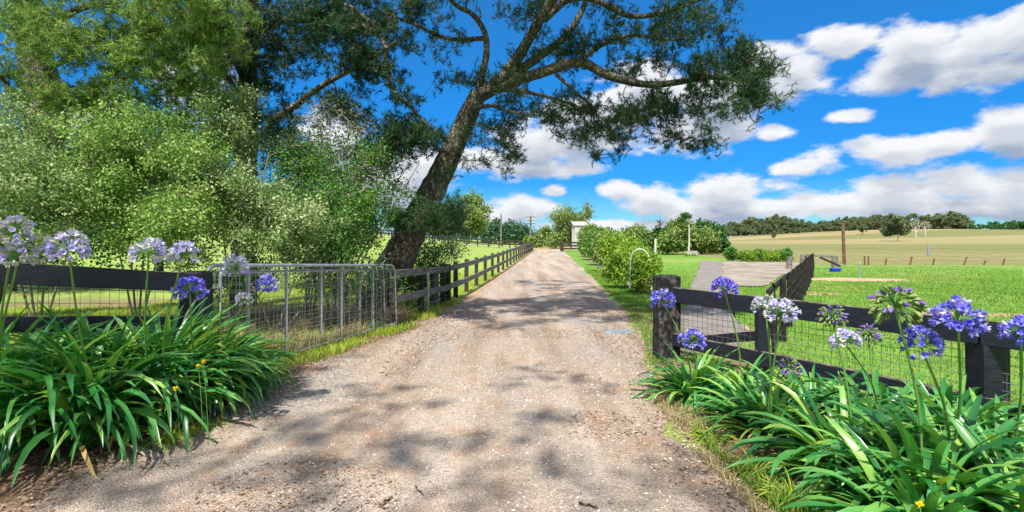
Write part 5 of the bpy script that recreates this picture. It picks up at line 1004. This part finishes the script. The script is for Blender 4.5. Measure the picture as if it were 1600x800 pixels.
# left pasture: taller, sunlit
def leftok(x, y): return (x < dl(y)-.55-vnoise(x, y, 1.5)*.5)&((vnoise(x, y, .9, 4) > .25)|(y > 12))&(x < -.3-.18*y+4)
def behind_left(x, y): return leftok(x, y)&((y > 6.5+(-3.4-x)*-.0)|(x < -4.6))&(x+y*.99 > .6)&(x > -1.02*y)
x, y = sample(150000, -11, -1.2, 5.2, 11.5, lambda x, y: leftok(x, y)&(y > 5.95+(x+3.1)*1.0)&(vnoise(x, y, 1.2, 8) > .25), 1.0); blades('tall_grass', x, y, .16, .007, 'grass_yellow', .8)['label'] = 'sunlit yellow green grass behind the gates and the left fence'
x, y = sample(90000, -8, 0, 11, 26, lambda x, y: (x < lfx_np(y)-.1)&(vnoise(x, y, 1.2, 8) > .2), 1.4) if False else (np.zeros(0), np.zeros(0))
lf = lambda y: np.interp(y, [9.3, 11, 12.9, 22.5, 57], [-2.16, -1.86, -1.6, -0.72, 2.3])
x, y = sample(80000, -9, .3, 9.6, 24, lambda x, y: (x < lf(y)+.12), 1.3); blades('pasture_grass', x, y, .07, .011, 'grass_yellow', .8)['label'] = 'short sunlit grass of the left pasture'
# weedy strip under gate and fence, dry straw tufts
x, y = sample(26000, -3.6, -1.2, 6.0, 13, lambda x, y: (np.abs(x-np.interp(y, [6, 9.3, 13], [-3.15, -2.15, -1.6])) < .22+.25*vnoise(x, y, 2))&(vnoise(x, y, 1.8, 3) > .35), 1.0); blades('fence_line_grass', x, y, .15, .008, 'grass_yellow', .9)['label'] = 'taller weedy grass along the foot of the gates and rail fence'
x, y = sample(38000, -5.5, -1.8, 6.0, 10.5, lambda x, y: (x < np.interp(y, [6, 9.3, 13], [-3.1, -2.15, -1.6]))&(vnoise(x, y, 1.6, 13) > .45), 1.0); blades('dry_grass', x, y, .34, .007, 'grass_dry', .9)['label'] = 'dry straw coloured grass stalks behind the mesh gates'
# verge in front of the right bed
x, y = sample(15000, 1.25, 2.3, 2.2, 5.3, lambda x, y: (x > dr(y)-.02)&(x < dr(y)+.5)&(vnoise(x, y, 2.2, 21) > .40), 1.0); blades('verge_tufts', x, y, .085, .006, 'grass_dry', 1.1)['label'] = 'thin dry green grass tufts between the gravel and the right bed'
x, y = sample(9000, 1.25, 2.2, 2.2, 4.2, lambda x, y: (x > dr(y)+.1)&(x < dr(y)+.55)&(vnoise(x, y, 2.6, 25) > .45), 1.0); blades('verge_weeds', x, y, .13, .008, 'grass', 1.0)['label'] = 'greener weeds at the foot of the right bed'
# grass tuft at the left bank
def tuft(px, py, n, h, label, seed):
    X, Y = gp(px, py); rng = np.random.default_rng(seed); r = MB(); strap_leaves(r, (X, Y, 0), n, rng, h, .008, .09, (35, 85)); tag(r.build('grass_tuft', MT['grass_yellow'], origin=(X, Y, 0)), label, 'grass tuft', 'grass tufts at the bank edges')
tuft(268, 692, 110, .26, 'yellow green grass tuft at the front of the left bank, on the gravel edge', 1)
tuft(330, 668, 60, .14, 'small flat green tuft right of the bigger tuft at the left bank', 2)
tuft(1180, 740, 90, .22, 'grass tuft on the verge in front of the right bed, lower middle', 3)
tuft(1110, 690, 70, .18, 'grass tuft on the verge where the right bed meets the gravel', 4)
tuft(1240, 790, 90, .24, 'grass tuft at the bottom edge below the right bed', 5)

# pebbles
def stones(n, y0, y1, s0, s1, pw):
    y = y0+(y1-y0)*RG.random(n)**pw; t = RG.random(n); x = dl(y)-.1+(dr(y)-dl(y)+.2)*t; s = s0+(s1-s0)*RG.random(n)**4
    ico = np.array([(0, 0, 1), (.9, 0, .3), (.28, .85, .3), (-.72, .53, .3), (-.72, -.53, .3), (.28, -.85, .3), (.72, .53, -.4), (-.28, .85, -.4), (-.9, 0, -.4), (-.28, -.85, -.4), (.72, -.53, -.4)])
    fc = [(0, 1, 2), (0, 2, 3), (0, 3, 4), (0, 4, 5), (0, 5, 1), (1, 6, 2), (2, 7, 3), (3, 8, 4), (4, 9, 5), (5, 10, 1), (2, 6, 7), (3, 7, 8), (4, 8, 9), (5, 9, 10), (1, 10, 6)]
    v = ico[None]*(s[:, None, None]*RG.uniform(.6, 1.2, (n, 1, 3))*np.array([1, 1, .6]))*RG.uniform(.8, 1.2, (n, 11, 1))
    a = RG.uniform(0, 6.28, n); c, q = np.cos(a)[:, None], np.sin(a)[:, None]; v = np.stack([v[..., 0]*c-v[..., 1]*q, v[..., 0]*q+v[..., 1]*c, v[..., 2]], -1)
    v += np.stack([x, y, gz(x, y)+.014+s*.15], -1)[:, None]; return v, fc
m_ = MB()
for args in ((16000, 2.3, 6.5, .003, .013, 1.2), (12000, 5, 14, .005, .016, 1.2)):
    v, fc = stones(*args); n = len(v); m_.add(v.reshape(-1, 3), (np.arange(n)[:, None, None]*11+np.array(fc)[None]).reshape(-1, 3))
tag(m_.build('pebbles', MT['stone']), 'loose grey and brown pebbles scattered over the gravel drive', None, None, 'stuff')
# litter: bark flakes, dead leaves and needles, thicker along the edges
n = 80000; y = 2.2+10*RG.random(n)**1.3; t = RG.random(n); e = RG.random(n); x = np.where(e < .35, dl(y)+RG.normal(-.5, .5, n), np.where(e < .6, dr(y)+RG.normal(.35, .3, n), dl(y)+(dr(y)-dl(y))*t))
keep = ((e < .6)&(vnoise(x, y, 1.4, 33) > .25))|(vnoise(x, y, .9, 31) > .66); x, y = x[keep], y[keep]; ex = RG.uniform(-4.4, -2.3, 14000); ey = RG.uniform(2.4, 7, 14000); kk = ex < dl(ey)+.25; x = np.concatenate([x, ex[kk]]); y = np.concatenate([y, ey[kk]]); n = len(x); a = RG.uniform(0, 6.28, n); L_ = RG.uniform(.012, .055, n); W_ = L_*RG.uniform(.08, .4, n)
d = np.stack([np.cos(a), np.sin(a), RG.normal(0, .25, n)], 1); s = np.stack([-np.sin(a), np.cos(a), RG.normal(0, .4, n)], 1); c = np.stack([x, y, gz(x, y)+.02], 1)
v = np.stack([c-d*L_[:, None]/2, c+s*W_[:, None]/2, c+d*L_[:, None]/2, c-s*W_[:, None]/2], 1)
m_ = MB(); m_.add(v.reshape(-1, 3), np.arange(n*4).reshape(-1, 4)); tag(m_.build('leaf_litter', MT['litter']), 'brown dead leaves and bark flakes lying on the gravel and its edges', None, None, 'stuff')
def stick(p, rad, mat, name, label, cat): q = spline([(a, b, G(a, b)+.02+rad) for a, b in p], 10); m = MB(); m.tubes(q+RG.normal(0, .004, q.shape)*[1, 1, .3], np.linspace(rad, rad*.6, 10)[None], 6, cap=True); tag(m.build(name, MT[mat], origin=tuple(q[0])), label, cat)
stick([gp(20, 775), gp(130, 690), gp(235, 660)], .006, 'twig', 'stick', 'long thin stick lying along the foot of the left bank', 'stick')
X, Y = gp(233, 713); m_ = MB(); m_.board((X-.14, Y+.06, .035), (X+.13, Y-.08, .03), .06, .02, seg=5, rng=RG, wob=.006); tag(m_.build('bark_piece', MT['bark_pale'], origin=(X, Y, 0)), 'broad pale piece of bark on the gravel below the left bank', 'bark')
stick([gp(595, 795), gp(612, 783)], .008, 'bark', 'stick', 'short dark stick at the bottom edge left of centre', 'stick')
stick([gp(648, 765), gp(662, 780)], .006, 'bark', 'stick', 'small curved brown stick near the bottom centre of the gravel', 'stick')
stick([gp(905, 792), gp(935, 800)], .008, 'bark', 'stick', 'dark stick at the bottom edge right of centre', 'stick')
